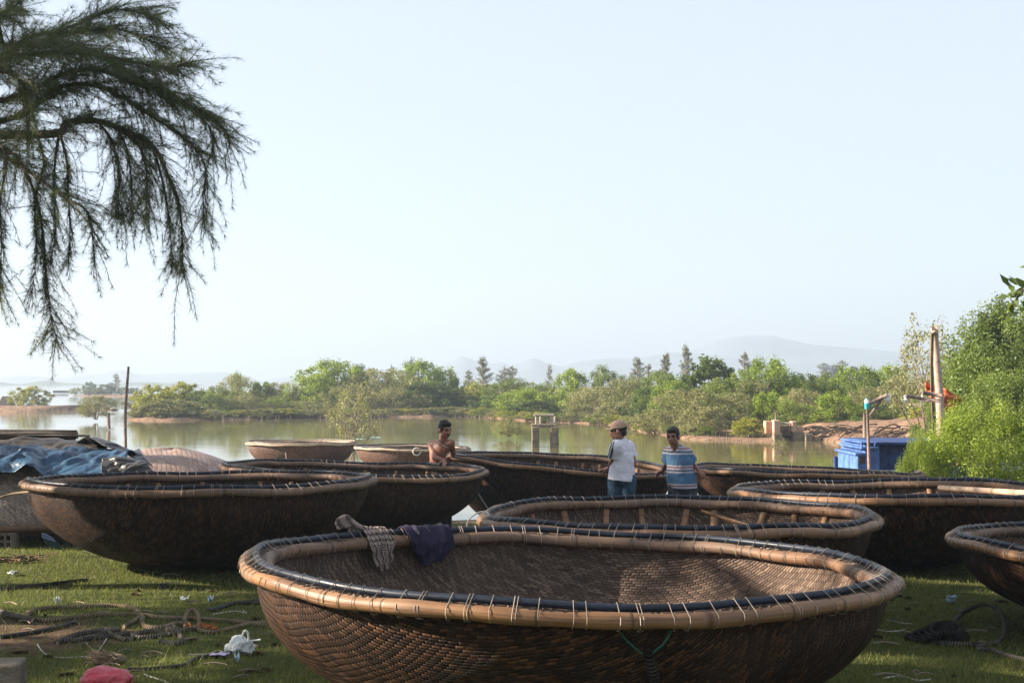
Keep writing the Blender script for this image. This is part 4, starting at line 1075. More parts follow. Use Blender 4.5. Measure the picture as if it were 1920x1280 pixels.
tarp('brown_tarpaulin', [(-60, 832), (20, 829), (50, 822), (85, 827), (110, 823), (160, 830), (190, 836)], [(-60, 842), (30, 840), (60, 836), (90, 840), (130, 843), (190, 846)], 15.4, 16.1, 'tarp_brown', 'grey brown tarpaulin folded behind the blue one', 6, amp=.06)
tarp('black_tarpaulin', [(160, 824), (180, 823), (210, 830), (232, 841), (250, 848), (262, 842), (270, 858)], [(200, 836), (215, 841), (235, 848), (258, 862), (272, 868), (288, 872)], 15.2, 15.9, 'tarp_black', 'stiff black tarpaulin sliding down behind the blue one', 11, amp=.05)
tarp('tarpaulin_fold', [(206, 862), (225, 857), (245, 862), (270, 864)], [(194, 886), (215, 886), (240, 884), (291, 884)], 14.3, 14.75, 'tarp_black', 'crumpled dark flap of sheeting with a blue hem, nearest the dark boat rim', 15, amp=.06)
tarp('tarpaulin_scrap', [(86, 1000), (95, 1004), (104, 1012)], [(92, 1022), (105, 1026), (122, 1030)], 13.25, 13.4, 'tarp_blue', 'dark blue sheet end trailing on the grass behind the left boat', 19, amp=.03)
mb = MB(); c0 = W(168, 836, 15.6); mb2 = MB()
for k in range(9):
    a = c0 + Vector((random.gauss(0, .06), random.gauss(0, .05), random.uniform(-.02, .05)))
    mb2.tube(spline([a + Vector((-.09, 0, -.02)), a + Vector((-.02, .03, .03)), a + Vector((.05, 0, .02)), a + Vector((.12, .02, -.03))], 5), .022, 6)
single('rope_bundle', mb2, M['rope_dark'], 'knotted dark rope bundle lying on top of the black tarpaulin', 'rope')
# poles stacked behind
random.seed(33)
for k in range(26):
    y0 = 808 + 2.4 * (k % 5) + random.uniform(-1.5, 2.5) + (k // 5) * 2.2; d = 16.6 + .05 * (k % 6) + random.uniform(-.2, .2)
    x1 = random.uniform(118, 150) if k != 7 else 168
    a = W(-260, y0 + 5 + random.uniform(-3, 5), d); b = W(x1, y0 + (2 if k == 7 else 0), d)
    mb = MB(); rr = random.uniform(.014, .024); mb.tube([a, a.lerp(b, .5) + Vector((0, 0, .02)), b], [rr, rr, rr * .85], 7)
    single('bamboo_pole', mb, M['strap_black' if k % 3 else 'wood_dark'], 'dark thin pole in the long bundle lying behind the tarpaulins', 'pole', 'poles bundled behind the tarpaulins')
mb = MB(); a = W(228, 842, 21.5); b = W(241, 687, 21.5); a.z = gz(a.x, a.y) - .2
mb.tube(spline([a, a.lerp(b, .35) + Vector((.025, 0, 0)), a.lerp(b, .7) + Vector((-.012, 0, 0)), b], 6), [.029 - .0006 * k for k in range(19)], 8)
single('stake', mb, M['pole_dark'], 'tall thin driftwood stake upright behind the left dome', 'stake')
mb = MB(); pts = [W(-30, 937, 13.9), W(0, 932, 13.85), W(30, 924, 13.8), W(66, 921, 13.3)]
mb.tube(spline(pts, 8), .010, 6); single('mooring_line', mb, M['rope_tan'], 'thin taut line along the pale upside down boat', 'rope')
# support under the overturned boat
mb = MB(); cb = W(16, 1016, 14.15); cb.z = gz(cb.x, cb.y)
for dx, dz in ((-.06, 0), (.06, 0), (0, 0)): mb.box(cb + Vector((dx, 0, .07)), (.022, .2, .15))
for z_ in (.005, .072, .14): mb.box(cb + Vector((0, .002, z_)), (.139, .196, .022))
single('hollow_brick', mb, M['concrete_dark'], 'dark hollow brick propping the pale upside down boat', 'brick', smooth=False)

# ------------------------------------------------------------------ old concrete works over the water
def slab(name, pts): pass
d = 2.18 * F / (838 - 715); c = W(1022, 838, d); s = d / F
root = empty('concrete_sluice', (c.x, c.y, WATER - .4), 'small concrete frame on two stubby piers standing in the water', 'sluice')
for px0, px1 in ((997, 1011), (1032, 1047)):
    mb = MB(); w_ = (px1 - px0) * s
    mb.box(((c.x + ((px0 + px1) / 2 - 1022) * s), c.y, WATER + 19.5 * s - .2), (w_, .7, .4 + 39 * s), None)
    part('pier', mb, M['concrete_dark'], root, False)
for px in (1007, 1034):
    mb = MB(); mb.box((c.x + (px - 1022) * s, c.y - .1, WATER + (838 - 787) * s), (7 * s, .16, 17 * s)); part('post', mb, M['concrete'], root, False)
    mb = MB(); mb.box((c.x + (px + 7 - 1022) * s, c.y + .22, WATER + (838 - 788) * s), (4 * s, .12, 15 * s)); part('post', mb, M['concrete'], root, False)
mb = MB(); mb.box((c.x + (1020 - 1022) * s, c.y - .1, WATER + (838 - 777.5) * s), (39 * s, .2, 3.4 * s)); part('lintel', mb, M['concrete'], root, False)
mb = MB(); mb.box((c.x + (1020 - 1022) * s, c.y, WATER + (838 - 797.5) * s), (49 * s, .6, 6 * s)); part('deck_slab', mb, M['concrete_dark'], root, False)
for o in root.children_recursive:
    if o.name.startswith(('pier', 'post', 'lintel', 'deck')): b = o.modifiers.new('bev', 'BEVEL'); b.width = .025; b.segments = 2
d = 2.18 * F / (826 - 715); c = W(1480, 826, d); s = d / F
root = empty('brick_sluice', (c.x, c.y, WATER - .3), 'ruined brick sluice with dark feet at the right bank', 'sluice')
def bb(x0, x1, y0, y1, dy=0, dep=.6):
    m_ = MB(); m_.box((c.x + ((x0 + x1) / 2 - 1480) * s, c.y + dy, WATER + (826 - (y0 + y1) / 2) * s), ((x1 - x0) * s, dep, (y1 - y0) * s)); return m_
for (x0, x1, y0, y1, dy, dep, nm, mt) in ((1448, 1464, 811, 832, 0, .8, 'foot', 'concrete_dark'), (1506, 1519, 812, 832, 0, .8, 'foot', 'concrete_dark'), (1486, 1506.5, 809, 832, .12, .7, 'foot', 'concrete_dark'),
        (1436, 1449, 789, 813, .3, .5, 'brick_pier', 'brick'), (1448.5, 1461, 787, 811, .02, .6, 'brick_pier', 'brick'), (1483, 1492, 789, 809.5, .05, .5, 'brick_pier', 'brick'), (1491.5, 1505, 799, 810, .14, .5, 'brick_pier', 'brick'),
        (1460, 1484, 791.5, 795, 0, .3, 'beam', 'concrete'), (1463.5, 1486.5, 797, 816, .5, .1, 'gate', 'concrete_dark'), (1463.5, 1486.5, 816, 830, .35, .2, 'sill', 'wood_dark')):
    o = part(nm, bb(x0, x1, y0, y1, dy, dep), M[mt], root, False); b = o.modifiers.new('bev', 'BEVEL'); b.width = .03; b.segments = 2
mb = MB(); d_ = dshore(900) + 1.5
for k in range(5): mb.box(W(905 + 5 * k, 783 - 3.4 * k, d_ + .3 * k), (.34, .5, .12 + .02 * k))
single('stone_steps', mb, M['concrete'], 'few stone steps climbing the dark bank behind the shirtless man', 'steps', smooth=False)
mb = MB(); mb.box(W(1076, 790, dshore(1076) + .4), (.36, .3, .16)); mb.box(W(1072, 788, dshore(1076) + .6), (.2, .3, .12))
single('concrete_block', mb, M['concrete'], 'pale block at the waterline right of the concrete frame', 'block', smooth=False)
mb = MB(); hull = []
pA = W(860, 783, dshore(868) + .6)
mb.grid(lambda u, v: (pA.x + u * 1.3, pA.y + (v - .5) * .5 * math.sin(PI * min(.98, max(.02, u))), pA.z + .02 + .16 * abs(v - .5) * 2 + .05 * (u - .5) ** 2 * 4), 12, 6)
o = single('rowing_boat', mb, M['concrete'], 'small pale dinghy pulled up at the dark bank', 'boat'); o.modifiers.new('t', 'SOLIDIFY').thickness = .03
# roots along the right bank
random.seed(8)
rt = MB()
for k in range(150):
    px = random.uniform(1520, 1745); d_ = dshore(px) + random.uniform(1.2, 2.6); a = W(px, random.uniform(800, 815), d_)
    L = random.uniform(.4, 1.6); sx = random.choice((-1, 1))
    rt.tube(spline([a, a + Vector((sx * L * .3, -.15, random.uniform(-.02, .14))), a + Vector((sx * L * .7, -.3, random.uniform(-.2, .05))), a + Vector((sx * L, -.45, random.uniform(-.32, -.1)))], 4), random.uniform(.010, .028), 5)
o = single('tree_roots', rt, M['bark'], 'tangle of bare roots exposed along the right bank', 'roots'); o['kind'] = 'stuff'
rt = MB()
for k in range(900):
    px = random.choice((random.uniform(600, 900), random.uniform(255, 1420), random.uniform(30, 200))); 
    if px < 210: a = WZ(px, random.uniform(769, 776), WATER)
    else: y_ = dshore(px) + random.uniform(-1.3, .9); a = WZ(px, 700 + 0, WATER) if False else W(px, 715 + 2.18 * F / y_, y_)
    rt.tube([a + Vector((0, 0, -.1)), a + Vector((random.gauss(0, .02), 0, random.uniform(.08, .34)))], [.012, .006], 4, caps=False)
o = single('breathing_roots', rt, M['bark_pale'], 'thin mangrove breathing roots pricking out of the waterline', 'roots'); o['kind'] = 'stuff'
for px, y0, y1, lab in ((204, 776, 792, 'short dark post beside the lone mangrove in the water'), (1455, 768, 792, 'thin grey post left of the brick sluice'), (1622.5, 774, 836, 'weathered mooring post right of the bank of roots')):
    d_ = 66 if px < 300 else (dshore(px) + 1 if px < 1500 else 50); a = W(px, y1, d_); b = W(px - 1, y0, d_); mb = MB()
    mb.tube([a + Vector((0, 0, -.3)), a.lerp(b, .5), b], [.09, .08, .06] if px > 1600 or px < 300 else .03, 6); single('mooring_post', mb, M['pole_dark'], lab, 'post')
mb = MB(); a = W(255, 782, 84); b = W(238, 755, 84); mb.tube([a, a.lerp(b, .5) + Vector((.05, 0, 0)), b], [.05, .04, .02], 5); single('dead_branch', mb, M['bark_pale'], 'thin dead branch slanting off the left point', 'branch')
mb = MB(); c = WZ(690, 821, WATER); mb.tube([c + Vector((.5 * math.cos(k * PI / 15), .9 * math.sin(k * PI / 15), -.004)) for k in range(30)], .016, 6, closed=True)
single('floating_hoop', mb, M['teal_pale'], 'thin teal hoop floating on the water behind the boats', 'hoop')
for px, lab, h in ((12, 'dark thatched hut at the far left of the mud spit', .9), (114, 'dark low jetty stub left of the distant islet', .45)):
    d_ = WZ(px, 768 if px < 50 else 738, WATER).y + 5; c = W(px, 760 if px < 50 else 737, d_); mb = MB(); wd = 26 * d_ / F; c.z = WATER + .1
    if px < 50:
        mb.add([c + Vector(q) for q in [(-wd / 2, -.8, 0), (wd / 2, -.8, 0), (wd / 2, .8, 0), (-wd / 2, .8, 0), (-wd * .3, 0, h), (wd * .35, 0, h)]], [(0, 1, 5, 4), (2, 3, 4, 5), (1, 2, 5), (3, 0, 4), (3, 2, 1, 0)])
    else: mb.box(c + Vector((0, 0, h / 2)), (wd, 1, h))
    single('hut' if px < 50 else 'jetty', mb, M['wood_dark'], lab, 'hut' if px < 50 else 'jetty', smooth=False)

# ------------------------------------------------------------------ blue fishing boat on the right
D = 26.; s = D / F
def fp(px, py, dy=0.): return W(px, py, D + dy)
root = empty('fishing_boat', fp(1690, 930), 'blue wooden fishing boat with lamp arms moored beside the lime bush', 'boat')
def blk(x0, x1, y0, y1, dy0, dy1):
    a = fp(x0, y0); b = fp(x1, y1); m_ = MB(); m_.box(((a.x + b.x) / 2, D + (dy0 + dy1) / 2, (a.z + b.z) / 2), (b.x - a.x, dy1 - dy0, a.z - b.z)); return m_
def pb(nm, m_, mt, par=root, bev=.012):
    o = part(nm, m_, M[mt], par, False); b = o.modifiers.new('bev', 'BEVEL'); b.width = bev; b.segments = 2; return o
cab = pb('cabin', blk(1650, 1790, 834, 892, .1, 2.2), 'blue_dark')
pb('roof', blk(1638, 1798, 828, 833.5, -.12, 2.0), 'blue_dark', root)
for x in (1668, 1690, 1712, 1735): pb('batten', blk(x, x + 2, 836, 890, .085, .1), 'blue_dark', root, .003)
pb('cabin_side', blk(1622, 1649.5, 829, 890, .0, 1.9), 'blue_light')
pb('top_rail', blk(1612, 1645, 837, 842, -.1, 1.7), 'blue_light'); pb('top_rail', blk(1612, 1640, 828, 831, -.06, 1.6), 'blue_light')
for x in (1613, 1637): pb('rail_post', blk(x, x + 3, 830.8, 837.2, -.08, 0), 'blue_light', root, .004)
pb('side_box', blk(1604, 1624, 850, 892, -.14, 1.4), 'blue_light'); pb('box_lid', blk(1599, 1620, 848, 853, -.18, 1.45), 'blue_light')
pb('hatch', blk(1607, 1619, 855, 868, -.148, -.135), 'wood_dark', root, .003)
mb = MB(); prof = [(-.0, 0)]; 
def hullf(u, v):
    px = lerp(1606, 2000, u); p = fp(px, 890); beam = 1.25 * math.sin(PI * min(.97, max(.08, u * .9 + .1))) ** .6
    a = (v - .5) * PI; return (p.x, D + 1.1 + beam * math.sin(a), p.z + .12 * (abs(u - .5) * 2) ** 2 * 2 - .85 * math.cos(a) ** .7 if abs(v - .5) < .5 else p.z + .12 * (abs(u - .5) * 2) ** 2 * 2)
mb.grid(hullf, 30, 16); o = part('hull', mb, M['blue_dark'], root); o.modifiers.new('t', 'SOLIDIFY').thickness = .04
mb = MB(); mb.tube([fp(1767, 890, .9), fp(1762, 740, .9), fp(1755.5, 660, .9), fp(1752, 611, .9)], [.085, .078, .066, .055], 10); mast = part('mast', mb, M['pole'], root)
mb = MB(); mb.tube([fp(1746, 617, .85), fp(1757, 616, .85)], .05, 7); mb.tube(spline([fp(1747, 624, .8), fp(1753, 622, .78), fp(1757, 625, .85), fp(1751, 628, .95), fp(1747, 624, .82)], 4), .03, 6); part('masthead_block', mb, M['pole'], root)
mb = MB(); mb.tube(spline([fp(1747, 622, .8), fp(1745.5, 700, .8), fp(1748.5, 780, .8), fp(1751, 850, .8)], 8), .020, 6); mb.tube(spline([fp(1750, 622, .8), fp(1749, 710, .8), fp(1751, 800, .8)], 8), .012, 5); part('halyard', mb, M['rope_tan'], root)
for side, (base, tip, br) in enumerate((((1628, 758), (1662, 741), (1631, 780)), ((1762, 752), (1699, 742), (1742, 752)))):
    mb = MB(); mb.tube([fp(*base, .5), fp(*tip, .5)], .035, 7); mb.tube([fp(*br, .5), fp(lerp(base[0], tip[0], .8), lerp(base[1], tip[1], .8), .5)], .028, 7)
    if side: mb.tube([fp(1765, 742, .5), fp(1730, 736, .5)], .04, 7)
    arm = part('lamp_arm', mb, M['pole_dark'], root)
    for q in range(3):
        c = fp(tip[0] + (3 * q if side == 0 else -2.2 * q + (35 if q == 2 else 0)), tip[1] + 5 + 1.5 * (q % 2), .5); m_ = MB(); m_.ell(c + Vector((0, 0, -.02)), (.026, .026, .045)); m_.tube([c + Vector((0, 0, .03)), c + Vector((0, 0, .08))], .02, 7)
        part('lamp_bulb', m_, M['glassy'], arm)
mb = MB(); mb.tube([fp(1630, 892, -.4), fp(1628, 820, -.4), fp(1626, 752, -.4)], [.03, .027, .022], 8)
p = single('bottle_pole', mb, M['pole_dark'], 'thin upright pole in front of the blue boat, capped by a teal bottle', 'pole')
mb = MB(); b = fp(1625.5, 766, -.4); mb.tube([b, b + Vector((0, 0, .02)), b + Vector((0, 0, .10)), b + Vector((0, 0, .13)), b + Vector((0, 0, .15)), b + Vector((0, 0, .19))], [.034, .042, .042, .038, .024, .02], 10)
part('bottle', mb, M['teal'], p)
mb = MB(); mb.tube([b + Vector((0, 0, .10)), b + Vector((0, 0, .155)), b + Vector((0, 0, .172))], [.043, .039, .024], 10); part('bottle_neck', mb, M['glassy'], p)
mb = MB(); NPX = [(1733, 712), (1762, 728), (1801, 748)]
def netf(u, v):
    px = lerp(1734, 1801, u); top = interp(u, [0, .3, .55, .8, 1], [713, 722, 727, 738, 746]); bot = interp(u, [0, .3, .6, .8, 1], [738, 755, 772, 774, 752])
    q = fp(px + 2 * v, lerp(top, bot, v), 1.4 + .25 * math.sin(7 * u + 2 * v) + .1 * math.sin(15 * v + 9 * u)); return q
mb.grid(netf, 40, 18); o = single('fishing_net', mb, M['net_orange'], 'orange net hung out behind the mast', 'net'); o.modifiers.new('t', 'SOLIDIFY').thickness = .02

# ------------------------------------------------------------------ litter and rope on the grass
def G(px, py, up=0.):                     # photo pixel on the ground
    z = 0.
    for _ in range(6):
        p = WZ(px, py, z); z = gz(p.x, p.y)
    p.z = z + up; return p
def groundline(name, pts, r, mat, label, cat, n=8, up=None, sides=8, group=None, lift=None):
    P = [G(x, y, (r * .8 if up is None else up)) for x, y in pts]
    if lift:
        for k, v in lift.items(): P[k].z += v
    mb = MB(); mb.tube(spline(P, n), r, sides); return single(name, mb, M[mat], label, cat, group)
groundline('rope', [(525, 1180), (450, 1169), (380, 1163), (300, 1160), (262, 1155), (180, 1156), (110, 1164), (70, 1165), (50, 1158), (68, 1146), (120, 1141), (215, 1138), (250, 1144), (268, 1158), (264, 1164)], .015, 'rope_tan', 'long tan rope with a wide loop lying on the grass', 'rope')
groundline('rope', [(230, 1178), (250, 1168), (264, 1160), (270, 1176), (300, 1180), (330, 1172), (352, 1175)], .016, 'rope_tan', 'short tan rope end with a dark whipped tip beside the loop', 'rope')
groundline('rope', [(348, 1180), (347, 1166), (352, 1157), (362, 1154), (371, 1160), (372, 1174), (365, 1180), (395, 1188), (440, 1179), (470, 1172), (530, 1168)], .014, 'rope_tan', 'tan rope rising in a small upright ring on the grass', 'rope', lift={1: .012, 2: .025, 3: .028, 4: .015})
groundline('rope', [(106, 1208), (140, 1194), (180, 1186), (200, 1184), (190, 1192), (150, 1202), (130, 1205)], .016, 'rope_grey', 'grey rope bunched on the dirt patch', 'rope')
groundline('rope', [(120, 1204), (170, 1200), (210, 1196), (240, 1202), (262, 1190), (290, 1186), (320, 1192), (345, 1184), (380, 1182)], .015, 'rope_grey', 'grey rope winding right from the dirt patch', 'rope')
groundline('rope', [(225, 1182), (205, 1186), (215, 1194), (245, 1190), (258, 1198), (300, 1194), (330, 1186), (300, 1178)], .014, 'rope_grey', 'tangled grey rope in the middle of the rope heap', 'rope')
groundline('rope', [(310, 1182), (325, 1178), (335, 1190), (341, 1204), (330, 1210), (300, 1206)], .016, 'rope_grey', 'thin grey rope hooking down toward the plastic bag', 'rope')
groundline('strap', [(0, 1197), (50, 1190), (100, 1180), (130, 1172), (142, 1166)], .013, 'strap_black', 'flat black strap crossing the dirt patch', 'strap')
groundline('strap', [(240, 1258), (290, 1256), (345, 1250), (365, 1238), (400, 1232), (440, 1226), (475, 1232)], .012, 'strap_black', 'black strap snaking below the plastic bag', 'strap')
groundline('strap', [(0, 1108), (40, 1103), (90, 1098), (140, 1092), (165, 1090)], .015, 'strap_black', 'dark hose end lying on the sunny grass', 'hose')
groundline('strap', [(390, 1148), (410, 1143), (430, 1136), (450, 1133), (478, 1132)], .015, 'strap_black', 'short black strap on the grass left of the nearest boat', 'strap')
groundline('strap', [(476, 1131), (490, 1128), (499, 1130), (488, 1134), (478, 1132)], .018, 'strap_black', 'looped end of black strip left of the nearest boat rim', 'strap')
for lab, pts in (('white string curving over the dirt patch', [(70, 1208), (80, 1222), (100, 1232), (150, 1232), (180, 1224), (205, 1190)]), ('white string straggling left of the plastic bag', [(355, 1228), (390, 1226), (408, 1220), (420, 1222), (426, 1215)]), ('pale string near the red bag', [(270, 1264), (285, 1270), (305, 1276), (318, 1282)]), ('pale string in the shade of the right grass', [(1640, 1180), (1665, 1184), (1690, 1182), (1700, 1178)]), ('pale string above the right grass shade', [(1663, 1162), (1690, 1168), (1712, 1170)]), ('pale string at the bottom right grass', [(1655, 1272), (1690, 1268), (1720, 1276), (1745, 1274)]), ('faint string loop below the black strap', [(400, 1152), (440, 1146), (462, 1150), (455, 1144)])):
    groundline('string', pts, .0042, 'string', lab, 'string', sides=5)
groundline('plank', [(-20, 1146), (20, 1158), (66, 1170)], .022, 'wood_dark', 'dark broken timber end at the left edge', 'timber', sides=5)
# dark rope coil on the right
for k in range(5):
    w_ = 62 - 8 * k; P = []
    for q in range(26):
        a = q / 25 * 2 * PI * 1.15 + k; P.append(G(1757 + w_ * .95 * math.cos(a) + 4 * k, 1198 + (9 + .9 * k) * math.sin(a), .016 + .012 * k))
    mb = MB(); mb.tube(P, .012, 7); single('rope', mb, M['rope_dark'], 'dark rope turn in the coil between the right boats', 'rope', 'turns of the dark rope coil')
groundline('rope', [(1780, 1184), (1800, 1168), (1830, 1160), (1858, 1160), (1878, 1174), (1884, 1192), (1872, 1206), (1840, 1211), (1780, 1210), (1735, 1204), (1705, 1200)], .015, 'rope_grey', 'thick brown rope looping out of the dark coil', 'rope', lift={1: .04, 2: .07, 3: .08, 4: .07, 5: .03})
groundline('rope', [(1832, 1216), (1848, 1210), (1838, 1220), (1860, 1222), (1890, 1232), (1930, 1242)], .014, 'rope_grey', 'brown rope tail running to the right edge', 'rope')
# plastic bag, red bag, block, husk, scraps
def blob(name, c, ax, mat, label, cat, seed, amp=.35, sc=9, flatten=True):
    mb = MB(); mb.ell((0, 0, 0), (1, 1, 1), None, 36, 24); v = []
    for p in mb.v:
        p = Vector(p); n_ = mnoise.noise(p * 1.7 + Vector((seed, 0, 0))) + .6 * (1 - 2 * abs(mnoise.noise(p * 3.3 + Vector((0, seed, 0))))) * .6
        p = p * (1 + amp * n_); p = Vector((p.x * ax[0], p.y * ax[1], max(p.z, -.55) * ax[2] + .55 * ax[2])); v.append(tuple(Vector(c) + p))
    mb.v = v; return single(name, mb, M[mat], label, cat)
c = G(448, 1224); blob('plastic_bag', c, (.066, .05, .052), 'plastic_white', 'crumpled white plastic bag left of the nearest boat', 'bag', 4, .55)
mb = MB(); mb.tube(spline([c + Vector(q) for q in [(.02, -.02, .09), (.035, -.03, .13), (.055, -.03, .12), (.06, -.03, .07)]], 5), .007, 5); o = part('bag_handle', mb, M['plastic_white'], bpy.data.objects['plastic_bag'])
mb = MB(); mb.tube([c + Vector((.03, -.02, .07)), c + Vector((.13, -.04, .085))], .005, 5); part('bag_string', mb, M['plastic_white'], bpy.data.objects['plastic_bag'])
blob('plastic_bag', G(200, 1284), (.125, .10, .060), 'red', 'shiny red plastic bag at the bottom edge', 'bag', 9, .22)
mb = MB(); c = G(8, 1290); mb.box(c + Vector((-.02, 0, .06)), (.21, .24, .15), Matrix.Rotation(.1, 3, 'Z'))
o = single('concrete_block', mb, M['concrete_dark'], 'grey concrete block in the bottom left corner', 'block', smooth=False); bv = o.modifiers.new('b', 'BEVEL'); bv.width = .012; bv.segments = 2
hk = G(205, 1245); mb = MB(); rr = random.Random(3)
for k in range(120):
    f = rr.random(); a = hk + Vector((-.06 + .13 * f, rr.gauss(0, .018), .03 + rr.gauss(0, .012))); mb.tube([a, a + Vector((-.07 - .03 * rr.random(), rr.gauss(0, .03), rr.gauss(.01, .02)))], [.004, .0012], 4, caps=False)
mb.ell(hk + Vector((.05, 0, .03)), (.045, .03, .03)); single('coconut_husk', mb, M['husk'], 'frayed coconut husk above the red bag', 'husk')
def scrap(name, px, py, w_, h_, mat, label, cat, seed, up=.012, curl=.02):
    c = G(px, py, up); mb = MB(); a0 = seed * 1.7
    def f(u, v):
        x = (u - .5) * w_; y = (v - .5) * h_; r = math.hypot(x / w_, y / h_)
        return (c.x + x * math.cos(a0) * 1 - y * math.sin(a0) * .3, c.y + y * 1.4 + x * math.sin(a0) * .4, c.z + curl * (mnoise.noise(Vector((u * 3 + seed, v * 3, seed))) + r * r))
    mb.grid(f, 8, 8); o = single(name, mb, M[mat], label, cat); o.modifiers.new('t', 'SOLIDIFY').thickness = .003; return o
scrap('plastic_disc', 412, 1233, .10, .05, 'lilac', 'lilac plastic disc below the white bag', 'disc', 2, .018, .012)
scrap('paper_scrap', 444, 1242, .05, .05, 'paper_blue', 'pale scrap of paper just below the white bag', 'scrap', 5, .015, .05)
scrap('plastic_scrap', 26, 1079, .10, .05, 'plastic_white', 'whitish scrap lying at the left of the sunny grass', 'scrap', 7, .02, .03)
scrap('plastic_scrap', 395, 1130, .055, .05, 'paper_blue', 'pale blue scrap of plastic above the black strap', 'scrap', 3, .02, .05)
scrap('plastic_scrap', 517, 1155, .06, .05, 'paper_blue', 'pale scrap beside the nearest boat hull on the left', 'scrap', 8, .02, .06)
scrap('plastic_scrap', 346, 1128, .06, .05, 'plastic_white', 'small whitish film on the sunny grass', 'scrap', 9, .015, .03)
scrap('plastic_scrap', 108, 1133, .03, .04, 'plastic_white', 'tiny white scrap above the long rope loop', 'scrap', 6, .015, .05)
mb = MB(); c = G(1783, 1131); mb.box(c + Vector((0, 0, .025)), (.055, .04, .03)); mb.tube([c + Vector((-.03, -.01, .05)), c + Vector((0, -.015, .043)), c + Vector((.034, -.01, .052))], .012, 6)
single('plastic_pot', mb, M['paper_blue'], 'small blue and white plastic cup on the right grass', 'cup')
c = G(305, 1102); blob('dark_stone', c, (.035, .025, .02), 'strap_black', 'small black lump on the sunny grass', 'stone', 2, .4)
random.seed(14)
for k in range(9): 
    pass
mb = MB(); c = G(388, 1180)
for k in range(30):
    a = c + Vector((random.gauss(0, .05), random.gauss(0, .04), .01)); mb.tube([a, a + Vector((random.gauss(0, .05), random.gauss(0, .04), random.uniform(0, .04)))], [.006, .002], 4)
o = single('dry_frond', mb, M['orange_leaf'], 'rust coloured dry frond beside the small rope ring', 'frond')
mb = MB(); c = G(28, 1054)
for k in range(46):
    a = c + Vector((random.gauss(0, .12), random.gauss(0, .10), .015)); mb.tube([a, a + Vector((random.gauss(0, .14), random.gauss(0, .06), random.uniform(0, .05)))], [.007, .003], 4)
single('twig_heap', mb, M['dry_leaf'], 'heap of brown twigs in front of the pale upside down boat', 'twigs')
zones = [(0, 500, 1075, 1275, 46), (1640, 1920, 1110, 1275, 26), (460, 520, 1190, 1265, 8)]
for x0, x1, y0, y1, n in zones:
    for k in range(n):
        px, py = random.uniform(x0, x1), random.uniform(y0, y1); c = G(px, py, .012); L = random.uniform(.04, .16); a = random.uniform(-.6, .6)
        dv = Vector((math.cos(a), math.sin(a), 0)) * L; mb = MB()
        if k % 3 == 0:
            mb.grid(lambda u, v: tuple(c + dv * (u - .5) * .6 + Vector((0, (v - .5) * .03 * math.sin(PI * min(.95, max(.05, u))), .012 * math.sin(5 * v + 3 * u)))), 8, 3)
            o = single('dry_leaf', mb, M['dry_leaf'], 'dry brown fallen leaf on the grass', 'leaf', 'fallen leaves on the grass')
        else:
            mb.tube(spline([c - dv * .5, c + Vector((0, .01, .01)), c + dv * .5 + Vector((0, random.gauss(0, .02), .004))], 3), [random.uniform(.0025, .006)] * 6 + [.002], 5)
            single('dry_twig', mb, M['twig'], 'thin dry twig on the trampled grass', 'twig', 'twigs on the grass')

# ------------------------------------------------------------------ people
def bake(shapes, name, voxel, mats, parent, smooth=6, disp=0., dscale=.12):
    o = link('tmp', shapes.mesh('tmp', tuple(wpos(parent))), []); 
    m = o.modifiers.new('r', 'REMESH'); m.mode = 'VOXEL'; m.voxel_size = voxel
    s = o.modifiers.new('s', 'SMOOTH'); s.factor = .5; s.iterations = smooth
    if disp:
        tx = bpy.data.textures.new('folds', 'CLOUDS'); tx.noise_scale = dscale; tx.noise_depth = 2
        d = o.modifiers.new('d', 'DISPLACE'); d.texture = tx; d.strength = disp; d.mid_level = .5
    dg = bpy.context.evaluated_depsgraph_get(); dg.update()
    me = bpy.data.meshes.new_from_object(o.evaluated_get(dg)); me.name = name
    bpy.data.objects.remove(o)
    me.materials.clear()
    return link(name, me, mats, parent)
def frame(fwd, up):
    f = Vector(fwd).normalized(); u = Vector(up); u = (u - f * u.dot(f)).normalized(); r = f.cross(u)
    return r, f, u
def hand(mb, wr, d, pn, side, curl=.5, sc=1.):
    """palm and five fingers; d = pointing direction, pn = the direction the palm faces, side = +1 thumb on +x of (d x pn)"""
    d = Vector(d).normalized(); pn = Vector(pn); pn = (pn - d * pn.dot(d)).normalized(); sd = d.cross(pn) * side
    wr = Vector(wr); pc = wr + d * .048 * sc
    R = Matrix((sd, d, pn)).transposed()
    mb.ell(pc, (.040 * sc, .052 * sc, .016 * sc), R); mb.capsule(wr - d * .01, .025 * sc, wr + d * .03 * sc, .026 * sc)
    for k, (o, L) in enumerate(((.030, .072), (.0105, .080), (-.009, .075), (-.028, .060))):
        p = wr + d * (.088 - .006 * abs(k - 1.2)) * sc + sd * o * sc
        dd = (d + sd * o * 2.2).normalized(); a = curl * (1 + .12 * k)
        for q, fr in enumerate((.42, .32, .26)):
            dd = (dd * math.cos(a * .75) + pn * math.sin(a * .75)).normalized(); e = p + dd * L * fr * sc
            mb.capsule(p, (.0095 - .001 * q) * sc, e, (.0088 - .001 * q) * sc, 8); p = e
    p = wr + d * .028 * sc + sd * .033 * sc; dd = (d * .55 + sd * .75 + pn * .25).normalized()
    for q, L in enumerate((.038, .030, .024)):
        e = p + dd * L * sc; mb.capsule(p, (.012 - .0014 * q) * sc, e, (.0108 - .0014 * q) * sc, 8); p = e; dd = (dd + d * .3 + pn * .2).normalized()

